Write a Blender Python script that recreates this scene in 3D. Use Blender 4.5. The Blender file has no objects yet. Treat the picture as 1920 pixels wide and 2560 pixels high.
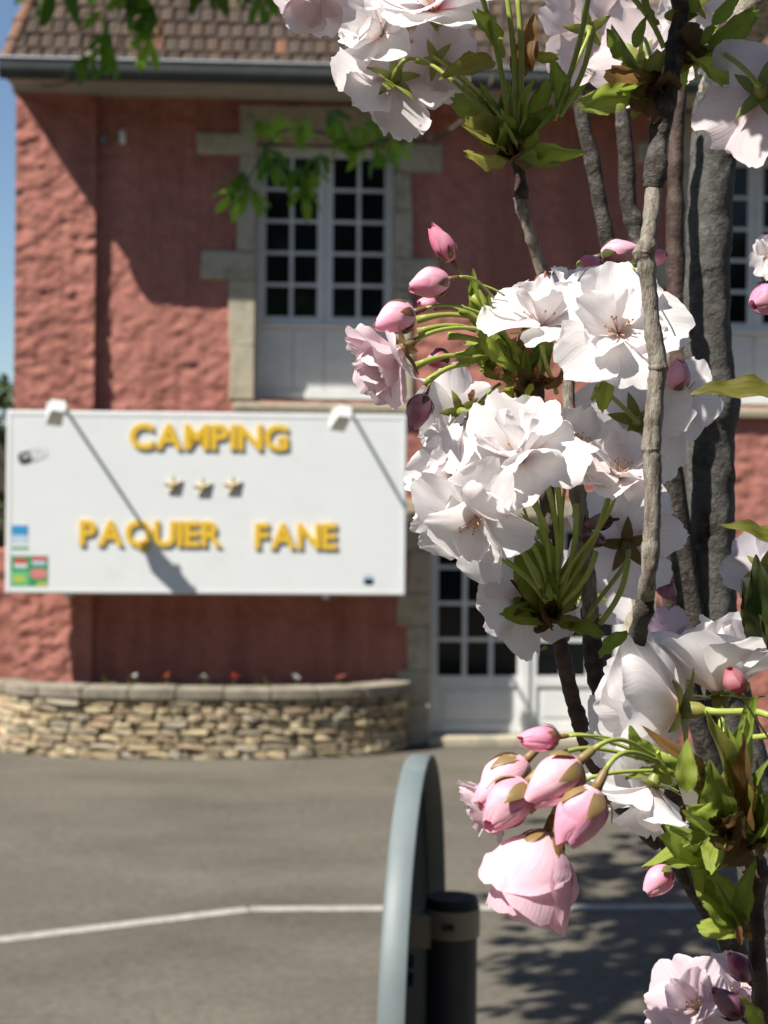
import bpy, bmesh, math, random
import numpy as np
from mathutils import Vector, Matrix, noise as mnoise

random.seed(7)
rnd = random.Random(11)
C = bpy.context.scene.collection
scene = bpy.context.scene

# ------------------------------------------------------------------ camera
F = 4143.0                                   # focal length in photograph pixels (1920 x 2560)
EYE = Vector((0.0, 0.0, 2.3))
ROLL = math.radians(0.5)
RIGHT = Vector((math.cos(ROLL), 0, math.sin(ROLL)))
UP = Vector((-math.sin(ROLL), 0, math.cos(ROLL)))
FWD = Vector((0, 1, 0))
cam_data = bpy.data.cameras.new('camera')
cam = bpy.data.objects.new('camera', cam_data)
C.objects.link(cam)
cam.matrix_world = Matrix(((RIGHT.x, UP.x, -FWD.x, EYE.x), (RIGHT.y, UP.y, -FWD.y, EYE.y),
                           (RIGHT.z, UP.z, -FWD.z, EYE.z), (0, 0, 0, 1)))
cam_data.sensor_fit = 'VERTICAL'
cam_data.sensor_height = 34.6
cam_data.sensor_width = 25.95
cam_data.lens = 34.6 * F / 2560.0
cam_data.clip_start = 0.05
cam_data.clip_end = 2000
cam_data.dof.use_dof = True
cam_data.dof.focus_distance = 0.66
cam_data.dof.aperture_fstop = cam_data.lens / 2.7      # a 2.7 mm wide phone lens opening
scene.camera = cam

# ------------------------------------------------------------------ light
SUN_TRAVEL = Vector((0.646, 0.4775, -1.0)).normalized()
world = bpy.data.worlds.new('World')
scene.world = world
world.use_nodes = True
wn = world.node_tree
for nd in list(wn.nodes):
    wn.nodes.remove(nd)
sky = wn.nodes.new('ShaderNodeTexSky')
sky.sky_type = 'NISHITA'
sky.sun_disc = False
sky.sun_elevation = math.asin(-SUN_TRAVEL.z)
sky.sun_rotation = math.atan2(-SUN_TRAVEL.x, -SUN_TRAVEL.y)
sky.altitude = 200
sky.air_density = 1.0
sky.dust_density = 0.3
sky.ozone_density = 3.0
bg = wn.nodes.new('ShaderNodeBackground')
bg.inputs['Strength'].default_value = 0.062
wo = wn.nodes.new('ShaderNodeOutputWorld')
wn.links.new(sky.outputs[0], bg.inputs[0])
wn.links.new(bg.outputs[0], wo.inputs[0])
sun_data = bpy.data.lights.new('sun', 'SUN')
sun_data.energy = 5.0
sun_data.angle = math.radians(0.53)
sun_data.color = (1.0, 0.955, 0.88)
sun = bpy.data.objects.new('sun', sun_data)
C.objects.link(sun)
sun.rotation_euler = SUN_TRAVEL.to_track_quat('-Z', 'Y').to_euler()
scene.view_settings.view_transform = 'Standard'
scene.view_settings.look = 'None'
scene.view_settings.exposure = 0.88
scene.view_settings.gamma = 1.0
scene.view_settings.use_curve_mapping = False
scene.cycles.use_denoising = True
scene.cycles.max_bounces = 8
scene.cycles.transparent_max_bounces = 8

# ------------------------------------------------------------------ helpers
def pt(x, y, d):
    """a photograph pixel at a distance d (metres along the view axis)"""
    return EYE + d * (RIGHT * ((x - 960) / F) - UP * ((y - 1280) / F) + FWD)

HOUSE_O = Vector((0, 16.2, 0))
YAW = math.radians(3.0)
HX = Vector((math.cos(YAW), math.sin(YAW), 0))
HY = Vector((-math.sin(YAW), math.cos(YAW), 0))

def fac(x, y, dep=0.0):
    """pixel -> (X, Z) on the plane parallel to the facade at depth dep (negative = towards the street)"""
    ray = pt(x, y, 1.0) - EYE
    t = (dep - (EYE - HOUSE_O).dot(HY)) / ray.dot(HY)
    p = EYE + ray * t
    return (p - HOUSE_O).dot(HX), p.z

def hw(X, dep, Z):
    return HOUSE_O + HX * X + HY * dep + Vector((0, 0, Z))

def ground_px(x, y):
    ray = pt(x, y, 1.0) - EYE
    t = -EYE.z / ray.z
    return EYE + ray * t

class MB:
    def __init__(s):
        s.v, s.f, s.mi, s.uv = [], [], [], {}
        s.m = 0
    def add(s, vs, fs):
        o = len(s.v)
        s.v.extend([tuple(a) for a in vs])
        for f in fs:
            s.f.append(tuple(i + o for i in f)); s.mi.append(s.m)
        return o
    def box(s, x0, x1, y0, y1, z0, z1):
        vs = [(x, y, z) for z in (z0, z1) for y in (y0, y1) for x in (x0, x1)]
        s.add(vs, [(0, 2, 3, 1), (4, 5, 7, 6), (0, 1, 5, 4), (2, 6, 7, 3), (0, 4, 6, 2), (1, 3, 7, 5)])
    def prism(s, poly, y0, y1):
        """poly of (x, z) extruded along y"""
        n = len(poly)
        vs = [(p[0], y0, p[1]) for p in poly] + [(p[0], y1, p[1]) for p in poly]
        fs = [tuple(range(n)), tuple(range(2 * n - 1, n - 1, -1))]
        fs += [(i, i + n, (i + 1) % n + n, (i + 1) % n) for i in range(n)]
        s.add(vs, fs)
    def extrude_x(s, poly, x0, x1):
        """poly of (y, z) extruded along x"""
        n = len(poly)
        vs = [(x0, p[0], p[1]) for p in poly] + [(x1, p[0], p[1]) for p in poly]
        fs = [tuple(range(n - 1, -1, -1)), tuple(range(n, 2 * n))]
        fs += [(i, (i + 1) % n, (i + 1) % n + n, i + n) for i in range(n)]
        s.add(vs, fs)
    def tube(s, pts, rad, n=8, cap=True, jit=0.0, rng=None):
        pts = [Vector(p) for p in pts]
        if not hasattr(rad, '__len__'):
            rad = [rad] * len(pts)
        ref = None
        rings = []
        for i, p in enumerate(pts):
            a = pts[max(i - 1, 0)]; b = pts[min(i + 1, len(pts) - 1)]
            t = (b - a)
            t = t.normalized() if t.length > 1e-9 else Vector((0, 0, 1))
            if ref is None:
                ref = t.orthogonal().normalized()
            ref = (ref - t * ref.dot(t))
            ref = ref.normalized() if ref.length > 1e-6 else t.orthogonal().normalized()
            bi = t.cross(ref)
            ring = []
            for k in range(n):
                an = 2 * math.pi * k / n
                r = rad[i] * (1 + (rng.uniform(-jit, jit) if rng else 0))
                ring.append(p + (ref * math.cos(an) + bi * math.sin(an)) * r)
            rings.append(ring)
        vs = [q for r in rings for q in r]
        fs = []
        for i in range(len(pts) - 1):
            for k in range(n):
                fs.append((i * n + k, i * n + (k + 1) % n, (i + 1) * n + (k + 1) % n, (i + 1) * n + k))
        if cap:
            fs.append(tuple(range(n - 1, -1, -1)))
            fs.append(tuple(range((len(pts) - 1) * n, len(pts) * n)))
        s.add(vs, fs)
    def mesh(s, name, mats=None, off=(0, 0, 0), smooth=False):
        me = bpy.data.meshes.new(name)
        ox, oy, oz = off
        me.from_pydata([(a - ox, b - oy, c - oz) for a, b, c in s.v], [], s.f)
        if mats:
            for m in mats:
                me.materials.append(m)
            if len(mats) > 1:
                me.polygons.foreach_set('material_index', s.mi)
        if smooth:
            me.polygons.foreach_set('use_smooth', [True] * len(me.polygons))
        me.update()
        return me
    def build(s, name, mat, parent=None, off=(0, 0, 0), smooth=False):
        mats = mat if isinstance(mat, (list, tuple)) else [mat]
        return link(name, s.mesh(name, mats, off, smooth), parent)

def link(name, me, parent=None, loc=None, col=None):
    o = bpy.data.objects.new(name, me)
    C.objects.link(o)
    if parent is not None:
        o.parent = parent
    if loc is not None:
        o.location = loc
    if col is not None:
        o.color = (col[0], col[1], col[2], 1)
    return o

def tag(o, label, cat, group=None):
    o['label'] = label; o['category'] = cat
    if group: o['group'] = group
    return o

def thing(name, label, cat, loc, rz=0.0, group=None):
    o = bpy.data.objects.new(name, None)
    C.objects.link(o)
    o.empty_display_size = 0.1
    o.location = loc
    o.rotation_euler = (0, 0, rz)
    return tag(o, label, cat, group)

def bevel(o, w, seg=2):
    m = o.modifiers.new('bevel', 'BEVEL')
    m.width = w; m.segments = seg; m.limit_method = 'ANGLE'
    return o

def catmull(P, n=6):
    """smooth polyline through (vector-like tuples) P"""
    P = [np.array(p, float) for p in P]
    out = []
    for i in range(len(P) - 1):
        p0 = P[max(i - 1, 0)]; p1 = P[i]; p2 = P[i + 1]; p3 = P[min(i + 2, len(P) - 1)]
        for k in range(n):
            t = k / n
            out.append(0.5 * ((2 * p1) + (-p0 + p2) * t + (2 * p0 - 5 * p1 + 4 * p2 - p3) * t * t
                              + (-p0 + 3 * p1 - 3 * p2 + p3) * t ** 3))
    out.append(P[-1])
    return out

def vnoise(x, y, seed=0):
    """smooth 2-D value noise on arrays"""
    xi = np.floor(x).astype(np.int64); yi = np.floor(y).astype(np.int64)
    fx = x - xi; fy = y - yi
    fx = fx * fx * (3 - 2 * fx); fy = fy * fy * (3 - 2 * fy)
    def h(a, b):
        n = (a * 374761393 + b * 668265263 + seed * 974711) & 0x7fffffff
        n = ((n ^ (n >> 13)) * 1274126177) & 0x7fffffff
        n = n ^ (n >> 16)
        return (n & 0xffff) / 65535.0
    a = h(xi, yi); b = h(xi + 1, yi); c = h(xi, yi + 1); d = h(xi + 1, yi + 1)
    return (a * (1 - fx) + b * fx) * (1 - fy) + (c * (1 - fx) + d * fx) * fy - 0.5

# ------------------------------------------------------------------ materials
def new_mat(name):
    m = bpy.data.materials.new(name)
    m.use_nodes = True
    nt = m.node_tree
    return m, nt, nt.nodes['Principled BSDF'], nt.nodes['Material Output']

def nd(nt, kind, **kw):
    n = nt.nodes.new(kind)
    for k, v in kw.items():
        if k in ('operation', 'blend_type', 'data_type', 'feature', 'noise_dimensions', 'distance', 'interpolation_type', 'wave_type', 'bands_direction'):
            setattr(n, k, v)
        else:
            n.inputs[k].default_value = v
    return n

def ramp(nt, fac_out, stops):
    r = nt.nodes.new('ShaderNodeValToRGB')
    while len(r.color_ramp.elements) < len(stops):
        r.color_ramp.elements.new(0.5)
    for e, (p, c) in zip(r.color_ramp.elements, stops):
        e.position = p; e.color = (*c, 1) if len(c) == 3 else c
    if fac_out is not None:
        nt.links.new(fac_out, r.inputs[0])
    return r

def mixc(nt, a, b, f, mode='MIX'):
    m = nt.nodes.new('ShaderNodeMix'); m.data_type = 'RGBA'; m.blend_type = mode
    for sock, v in ((m.inputs[0], f), (m.inputs[6], a), (m.inputs[7], b)):
        if hasattr(v, 'is_linked') or hasattr(v, 'links'):
            nt.links.new(v, sock)
        elif isinstance(v, (int, float)):
            sock.default_value = v
        else:
            sock.default_value = (*v, 1)
    return m.outputs[2]

def surf(name, cols, scale=5.0, rough=0.8, bump=0.0, bscale=40.0, bdist=0.01, obj_tint=False, spec=0.3, metal=0.0,
         detail=6.0, stretch=None, dirt=None):
    """noise between two or three real surface colours, optional fine relief and per-object tint"""
    m, nt, p, out = new_mat(name)
    tc = nt.nodes.new('ShaderNodeTexCoord')
    src = tc.outputs['Object']
    if stretch:
        mp = nt.nodes.new('ShaderNodeMapping'); mp.inputs['Scale'].default_value = stretch
        nt.links.new(src, mp.inputs[0]); src = mp.outputs[0]
    n1 = nd(nt, 'ShaderNodeTexNoise', Scale=scale, Detail=detail, Roughness=0.6)
    nt.links.new(src, n1.inputs['Vector'])
    st = [(0.3 + 0.4 * i / max(len(cols) - 1, 1), c) for i, c in enumerate(cols)]
    col = ramp(nt, n1.outputs['Fac'], st).outputs[0]
    if dirt:
        n3 = nd(nt, 'ShaderNodeTexNoise', Scale=dirt[1], Detail=8.0, Roughness=0.7)
        nt.links.new(src, n3.inputs['Vector'])
        r3 = ramp(nt, n3.outputs['Fac'], [(dirt[2], (0, 0, 0)), (dirt[3], (1, 1, 1))])
        col = mixc(nt, col, dirt[0], r3.outputs[0])
    if obj_tint:
        oi = nt.nodes.new('ShaderNodeObjectInfo')
        col = mixc(nt, col, oi.outputs['Color'], 1.0, 'MULTIPLY')
    nt.links.new(col, p.inputs['Base Color'])
    p.inputs['Roughness'].default_value = rough
    p.inputs['Specular IOR Level'].default_value = spec
    p.inputs['Metallic'].default_value = metal
    if bump:
        n2 = nd(nt, 'ShaderNodeTexNoise', Scale=bscale, Detail=6.0, Roughness=0.65)
        nt.links.new(src, n2.inputs['Vector'])
        b = nt.nodes.new('ShaderNodeBump')
        b.inputs['Strength'].default_value = bump; b.inputs['Distance'].default_value = bdist
        nt.links.new(n2.outputs['Fac'], b.inputs['Height'])
        nt.links.new(b.outputs[0], p.inputs['Normal'])
    return m

def sheet(name, transl=0.35, rough=0.5, veins=0.0, edge=None, spec=0.25, mottle=0.12, base_tint=None, pale=None, vein_col=(0.97, 0.93, 0.935)):
    """thin plant tissue coloured by the object's own colour: petals, leaves"""
    m, nt, p, out = new_mat(name)
    oi = nt.nodes.new('ShaderNodeObjectInfo')
    tc = nt.nodes.new('ShaderNodeTexCoord')
    col = oi.outputs['Color']
    n1 = nd(nt, 'ShaderNodeTexNoise', Scale=160.0, Detail=4.0)
    nt.links.new(tc.outputs['Object'], n1.inputs['Vector'])
    r1 = ramp(nt, n1.outputs['Fac'], [(0.3, (1 - mottle,) * 3), (0.7, (1, 1, 1))])
    uv = nt.nodes.new('ShaderNodeUVMap')
    sep = nt.nodes.new('ShaderNodeSeparateXYZ')
    nt.links.new(uv.outputs[0], sep.inputs[0])
    col = mixc(nt, col, r1.outputs[0], 1.0, 'MULTIPLY')
    if edge:      # reddish margin of young leaves
        ab = nd(nt, 'ShaderNodeMath', operation='ABSOLUTE')
        sb = nd(nt, 'ShaderNodeMath', operation='SUBTRACT'); sb.inputs[1].default_value = 0.5
        nt.links.new(sep.outputs[0], sb.inputs[0]); nt.links.new(sb.outputs[0], ab.inputs[0])
        ad = nd(nt, 'ShaderNodeMath', operation='ADD')
        n4 = nd(nt, 'ShaderNodeTexNoise', Scale=90.0, Detail=3.0)
        nt.links.new(tc.outputs['Object'], n4.inputs['Vector'])
        ml = nd(nt, 'ShaderNodeMath', operation='MULTIPLY'); ml.inputs[1].default_value = 0.5
        nt.links.new(n4.outputs['Fac'], ml.inputs[0])
        nt.links.new(ab.outputs[0], ad.inputs[0]); nt.links.new(ml.outputs[0], ad.inputs[1])
        r2 = ramp(nt, ad.outputs[0], [(0.64, (0, 0, 0)), (0.92, (0.9, 0.9, 0.9))])
        col = mixc(nt, col, edge, r2.outputs[0])
    if pale:        # paler patches where the outer petals have opened
        n6 = nd(nt, 'ShaderNodeTexNoise', Scale=70.0, Detail=2.0)
        nt.links.new(tc.outputs['Object'], n6.inputs['Vector'])
        r6 = ramp(nt, n6.outputs['Fac'], [(0.42, (0, 0, 0)), (0.68, (0.8, 0.8, 0.8))])
        col = mixc(nt, col, pale, r6.outputs[0])
    if base_tint:   # colour towards the foot of the petal
        r5 = ramp(nt, sep.outputs[1], [(0.02, (1, 1, 1)), (0.30, (0, 0, 0))])
        col = mixc(nt, col, base_tint, r5.outputs[0])
    if veins:
        w = nd(nt, 'ShaderNodeTexNoise', Scale=1.0, Detail=4.0)
        mp = nt.nodes.new('ShaderNodeMapping'); mp.inputs['Scale'].default_value = (34, 2.6, 1)
        nt.links.new(uv.outputs[0], mp.inputs[0]); nt.links.new(mp.outputs[0], w.inputs['Vector'])
        rv = ramp(nt, w.outputs['Fac'], [(0.36, vein_col), (0.56, (1, 1, 1))])
        col = mixc(nt, col, rv.outputs[0], 1.0, 'MULTIPLY')
    nt.links.new(col, p.inputs['Base Color'])
    p.inputs['Roughness'].default_value = rough
    p.inputs['Specular IOR Level'].default_value = spec
    if veins:
        b = nt.nodes.new('ShaderNodeBump'); b.inputs['Strength'].default_value = veins; b.inputs['Distance'].default_value = 0.0012
        nt.links.new(w.outputs['Fac'], b.inputs['Height']); nt.links.new(b.outputs[0], p.inputs['Normal'])
    tr = nt.nodes.new('ShaderNodeBsdfTranslucent')
    nt.links.new(col, tr.inputs['Color'])
    mx = nt.nodes.new('ShaderNodeMixShader'); mx.inputs[0].default_value = transl
    nt.links.new(p.outputs[0], mx.inputs[1]); nt.links.new(tr.outputs[0], mx.inputs[2])
    nt.links.new(mx.outputs[0], out.inputs['Surface'])
    return m

def plain(name, col, rough=0.5, spec=0.4, metal=0.0):
    m, nt, p, out = new_mat(name)
    tc = nt.nodes.new('ShaderNodeTexCoord')
    n1 = nd(nt, 'ShaderNodeTexNoise', Scale=9.0, Detail=8.0, Roughness=0.7)
    nt.links.new(tc.outputs['Object'], n1.inputs['Vector'])
    r = ramp(nt, n1.outputs['Fac'], [(0.3, tuple(c * 0.90 for c in col)), (0.7, col)])
    nt.links.new(r.outputs[0], p.inputs['Base Color'])
    r2 = ramp(nt, n1.outputs['Fac'], [(0.3, (rough,) * 3), (0.7, (min(rough * 1.25, 1),) * 3)])
    nt.links.new(r2.outputs[0], p.inputs['Roughness'])
    p.inputs['Specular IOR Level'].default_value = spec
    p.inputs['Metallic'].default_value = metal
    return m

M = {}
M['render'] = surf('red_roughcast', [(0.345, 0.138, 0.104), (0.41, 0.170, 0.131), (0.375, 0.153, 0.117)], 2.2, 0.92, 0.55, 55, 0.012, dirt=((0.27, 0.105, 0.08), 1.1, 0.55, 0.85))
def streaks(m):
    nt = m.node_tree; p = nt.nodes['Principled BSDF']
    src = p.inputs['Base Color'].links[0].from_socket
    tc = nt.nodes.new('ShaderNodeTexCoord')
    mp = nt.nodes.new('ShaderNodeMapping'); mp.inputs['Scale'].default_value = (3.2, 3.2, 0.28)
    nt.links.new(tc.outputs['Object'], mp.inputs[0])
    n = nd(nt, 'ShaderNodeTexNoise', Scale=1.4, Detail=7.0, Roughness=0.65)
    nt.links.new(mp.outputs[0], n.inputs['Vector'])
    r = ramp(nt, n.outputs['Fac'], [(0.40, (0.78, 0.76, 0.74)), (0.55, (1, 1, 1)), (0.75, (1.10, 1.12, 1.14))])
    c = mixc(nt, src, r.outputs[0], 1.0, 'MULTIPLY')
    n2 = nd(nt, 'ShaderNodeTexNoise', Scale=38.0, Detail=3.0)
    nt.links.new(tc.outputs['Object'], n2.inputs['Vector'])
    r2 = ramp(nt, n2.outputs['Fac'], [(0.35, (0.80, 0.80, 0.80)), (0.65, (1.06, 1.06, 1.06))])
    c = mixc(nt, c, r2.outputs[0], 1.0, 'MULTIPLY')
    nt.links.new(c, p.inputs['Base Color'])
streaks(M['render'])
M['stone'] = surf('pale_limestone', [(0.29, 0.26, 0.19), (0.42, 0.375, 0.275), (0.34, 0.305, 0.225)], 6, 0.92, 0.5, 60, 0.01, dirt=((0.19, 0.175, 0.13), 4.0, 0.52, 0.74))
M['cornice'] = surf('grey_cornice_paint', [(0.30, 0.275, 0.235), (0.38, 0.35, 0.30)], 3, 0.8, 0.15, 30, 0.004, dirt=((0.24, 0.22, 0.19), 2.2, 0.52, 0.8), stretch=(1, 1, 3))
M['zinc'] = surf('weathered_zinc', [(0.042, 0.046, 0.046), (0.065, 0.07, 0.07)], 4, 0.75, 0.1, 30, 0.002, spec=0.2)
M['zinc_lip'] = surf('pale_zinc', [(0.30, 0.32, 0.33), (0.38, 0.40, 0.41)], 6, 0.5, spec=0.5, metal=0.3)
M['tile'] = surf('clay_tile', [(0.6, 0.6, 0.6), (1, 1, 1), (0.8, 0.8, 0.8)], 14, 0.92, 0.5, 70, 0.006, obj_tint=True)
M['tilemass'] = surf('clay_tile_far', [(0.13, 0.095, 0.075), (0.19, 0.14, 0.11)], 8, 0.92, 0.4, 50, 0.01)
M['white_paint'] = surf('white_joinery_paint', [(0.56, 0.57, 0.56), (0.66, 0.67, 0.655)], 5, 0.55, 0.1, 60, 0.002, dirt=((0.45, 0.45, 0.42), 2.5, 0.6, 0.85))
M['glass'] = plain('dark_glass', (0.004, 0.006, 0.007), 0.06, 0.28)
M['sign_white'] = surf('white_sign_face', [(0.66, 0.68, 0.67), (0.70, 0.72, 0.71)], 1.5, 0.42, spec=0.45, dirt=((0.60, 0.615, 0.595), 1.6, 0.50, 0.9))
M['yellow'] = plain('yellow_letter', (0.74, 0.47, 0.035), 0.4)
M['star'] = plain('bronze_star', (0.46, 0.38, 0.22), 0.5)
M['lamp_white'] = plain('lamp_enamel', (0.72, 0.73, 0.70), 0.4)
M['lamp_grey'] = plain('lamp_grey', (0.16, 0.165, 0.15), 0.5)
M['black'] = plain('black_print', (0.02, 0.02, 0.022), 0.5)
M['grey_print'] = plain('grey_print', (0.42, 0.44, 0.44), 0.5)
M['blue'] = plain('blue_print', (0.03, 0.27, 0.52), 0.5)
M['pale_blue'] = plain('pale_blue_print', (0.48, 0.58, 0.68), 0.5)
M['green'] = plain('green_print', (0.03, 0.27, 0.10), 0.5)
M['light_green'] = plain('light_green_print', (0.14, 0.48, 0.20), 0.5)
M['red_print'] = plain('red_print', (0.55, 0.055, 0.05), 0.5)
M['pink_print'] = plain('salmon_print', (0.62, 0.20, 0.19), 0.5)
M['lime_print'] = plain('lime_print', (0.45, 0.50, 0.06), 0.5)
M['planter_stone'] = surf('planter_stone', [(0.55, 0.55, 0.55), (1, 1, 1), (0.75, 0.75, 0.72)], 16, 0.95, 0.7, 60, 0.012, obj_tint=True)
M['mortar'] = surf('dark_joint', [(0.035, 0.03, 0.022), (0.08, 0.07, 0.05)], 9, 0.95, 0.4, 50, 0.01)
M['coping'] = surf('coping_stone', [(0.20, 0.175, 0.135), (0.31, 0.275, 0.215)], 8, 0.9, 0.6, 45, 0.012, dirt=((0.10, 0.085, 0.062), 5, 0.46, 0.72))
M['soil'] = surf('soil', [(0.06, 0.042, 0.028), (0.11, 0.08, 0.05)], 18, 0.95, 0.7, 50, 0.02)
M['galv'] = surf('galvanised_back', [(0.125, 0.152, 0.155), (0.155, 0.182, 0.184)], 14, 0.5, 0.06, 60, 0.001, spec=0.3, dirt=((0.20, 0.23, 0.235), 9, 0.60, 0.8))
M['sign_back'] = surf('dark_sign_back', [(0.014, 0.016, 0.016), (0.02, 0.022, 0.022)], 12, 0.8, spec=0.12)
M['post'] = surf('dark_grey_post', [(0.035, 0.037, 0.04), (0.05, 0.052, 0.055)], 12, 0.5, spec=0.4)
M['cap'] = plain('black_post_cap', (0.012, 0.012, 0.013), 0.55)
M['band'] = surf('beige_band', [(0.24, 0.20, 0.13), (0.30, 0.25, 0.17)], 14, 0.5, spec=0.4)
M['bark'] = surf('cherry_bark', [(0.022, 0.016, 0.013), (0.06, 0.05, 0.043), (0.10, 0.09, 0.08)], 150, 0.85, 1.0, 330, 0.0025, dirt=((0.16, 0.145, 0.12), 110, 0.56, 0.66))
M['trunk_bark'] = surf('cherry_trunk_bark', [(0.030, 0.025, 0.020), (0.100, 0.097, 0.088), (0.055, 0.047, 0.038)], 60, 0.9, 0.8, 170, 0.003, dirt=((0.125, 0.125, 0.115), 170, 0.54, 0.64))
M['grey_twig'] = surf('grey_twig_bark', [(0.12, 0.095, 0.072), (0.27, 0.235, 0.19), (0.38, 0.345, 0.29)], 190, 0.85, 1.0, 420, 0.0022, stretch=(1.6, 1.6, 0.45), dirt=((0.035, 0.026, 0.02), 330, 0.58, 0.66))
M['pale_bark'] = surf('sunlit_peeling_bark', [(0.16, 0.125, 0.09), (0.34, 0.30, 0.235), (0.44, 0.40, 0.33)], 110, 0.8, 0.9, 240, 0.002, stretch=(1, 1, 2.2), dirt=((0.05, 0.04, 0.03), 210, 0.58, 0.68))  # pale bark, with sunlight on the upper trunk put into its colour
M['dark_twig'] = surf('dark_twig_bark', [(0.025, 0.014, 0.011), (0.06, 0.035, 0.026), (0.10, 0.07, 0.055)], 140, 0.7, 0.8, 280, 0.0014, spec=0.4)
M['petal'] = sheet('petal', 0.50, 0.7, 0.22, mottle=0.04, spec=0.2, base_tint=(0.84, 0.70, 0.69))
M['petal_c'] = sheet('petal_pink_foot', 0.50, 0.7, 0.22, mottle=0.04, spec=0.2, base_tint=(0.62, 0.16, 0.20))
M['budpetal'] = sheet('bud_petal', 0.28, 0.45, 0.16, mottle=0.06, spec=0.3, pale=(0.88, 0.66, 0.70))
M['leaf'] = sheet('young_leaf', 0.54, 0.45, 0.5, vein_col=(0.72, 0.78, 0.6), edge=(0.20, 0.10, 0.035), mottle=0.22, spec=0.4)
M['pedicel'] = sheet('pedicel', 0.15, 0.45, 0.0, mottle=0.2, spec=0.4)
M['anther'] = plain('anther', (0.42, 0.25, 0.06), 0.6)
M['filament'] = sheet('filament', 0.3, 0.5, mottle=0.0)
M['chestnut'] = sheet('chestnut_leaf', 0.5, 0.45, 0.6, mottle=0.25, spec=0.35)
M['treebark'] = surf('brown_tree_bark', [(0.06, 0.05, 0.04), (0.13, 0.11, 0.09)], 20, 0.9, 0.8, 40, 0.01)
M['hedge'] = sheet('hedge_leaf', 0.25, 0.6, mottle=0.3)
M['shed'] = surf('blue_grey_boards', [(0.045, 0.06, 0.075), (0.06, 0.075, 0.09)], 5, 0.6)

# ================================================================== ground
def asphalt():
    m, nt, p, out = new_mat('worn_asphalt')
    tc = nt.nodes.new('ShaderNodeTexCoord')
    mp = nt.nodes.new('ShaderNodeMapping'); mp.inputs['Scale'].default_value = (0.6, 1.0, 1.0)
    nt.links.new(tc.outputs['Object'], mp.inputs[0])
    big = nd(nt, 'ShaderNodeTexNoise', Scale=0.9, Detail=5.0, Roughness=0.6)
    nt.links.new(mp.outputs[0], big.inputs['Vector'])
    col = ramp(nt, big.outputs['Fac'], [(0.3, (0.096, 0.085, 0.066)), (0.5, (0.127, 0.113, 0.088)), (0.7, (0.156, 0.139, 0.110))]).outputs[0]
    fine = nd(nt, 'ShaderNodeTexNoise', Scale=110.0, Detail=4.0, Roughness=0.75)
    nt.links.new(tc.outputs['Object'], fine.inputs['Vector'])
    fr = ramp(nt, fine.outputs['Fac'], [(0.3, (0.62, 0.62, 0.62)), (0.7, (1.2, 1.2, 1.2))])
    col = mixc(nt, col, fr.outputs[0], 1.0, 'MULTIPLY')
    md = nd(nt, 'ShaderNodeTexNoise', Scale=17.0, Detail=5.0, Roughness=0.7)
    nt.links.new(tc.outputs['Object'], md.inputs['Vector'])
    mr = ramp(nt, md.outputs['Fac'], [(0.34, (0.74, 0.74, 0.74)), (0.66, (1.14, 1.14, 1.14))])
    col = mixc(nt, col, mr.outputs[0], 1.0, 'MULTIPLY')
    st = nd(nt, 'ShaderNodeTexNoise', Scale=2.6, Detail=7.0, Roughness=0.7)
    nt.links.new(mp.outputs[0], st.inputs['Vector'])
    sr = ramp(nt, st.outputs['Fac'], [(0.56, (0, 0, 0)), (0.78, (0.75, 0.75, 0.75))])
    col = mixc(nt, col, (0.075, 0.066, 0.053), sr.outputs[0])
    vo = nt.nodes.new('ShaderNodeTexVoronoi'); vo.feature = 'DISTANCE_TO_EDGE'; vo.inputs['Scale'].default_value = 0.42
    wq = nd(nt, 'ShaderNodeTexNoise', Scale=1.8, Detail=6.0); nt.links.new(tc.outputs['Object'], wq.inputs['Vector'])
    vm = nt.nodes.new('ShaderNodeVectorMath'); vm.operation = 'MULTIPLY_ADD'; vm.inputs[1].default_value = (0.9, 0.9, 0.9)
    nt.links.new(wq.outputs['Color'], vm.inputs[0]); nt.links.new(tc.outputs['Object'], vm.inputs[2])
    nt.links.new(vm.outputs[0], vo.inputs['Vector'])
    vr = ramp(nt, vo.outputs['Distance'], [(0.0, (0.28, 0.28, 0.28)), (0.010, (0, 0, 0))])
    col = mixc(nt, col, (0.05, 0.044, 0.036), vr.outputs[0])
    gr = nd(nt, 'ShaderNodeTexVoronoi', Scale=5.0); nt.links.new(tc.outputs['Object'], gr.inputs['Vector'])
    gg = ramp(nt, gr.outputs['Distance'], [(0.0, (0.8, 0.8, 0.8)), (0.06, (0, 0, 0))])
    col = mixc(nt, col, (0.26, 0.24, 0.20), gg.outputs[0])
    nt.links.new(col, p.inputs['Base Color'])
    p.inputs['Roughness'].default_value = 0.9
    p.inputs['Specular IOR Level'].default_value = 0.25
    b = nt.nodes.new('ShaderNodeBump'); b.inputs['Strength'].default_value = 0.6; b.inputs['Distance'].default_value = 0.008
    nt.links.new(fine.outputs['Fac'], b.inputs['Height']); nt.links.new(b.outputs[0], p.inputs['Normal'])
    return m
M['asphalt'] = asphalt()
M['line'] = surf('worn_line_paint', [(0.30, 0.29, 0.26), (0.40, 0.385, 0.35)], 14, 0.8, dirt=((0.19, 0.17, 0.135), 16, 0.48, 0.68))
g = MB(); g.box(-400, 400, -300, 900, -0.5, 0.0)
go = g.build('ground', M['asphalt']); go['kind'] = 'structure'
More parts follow.
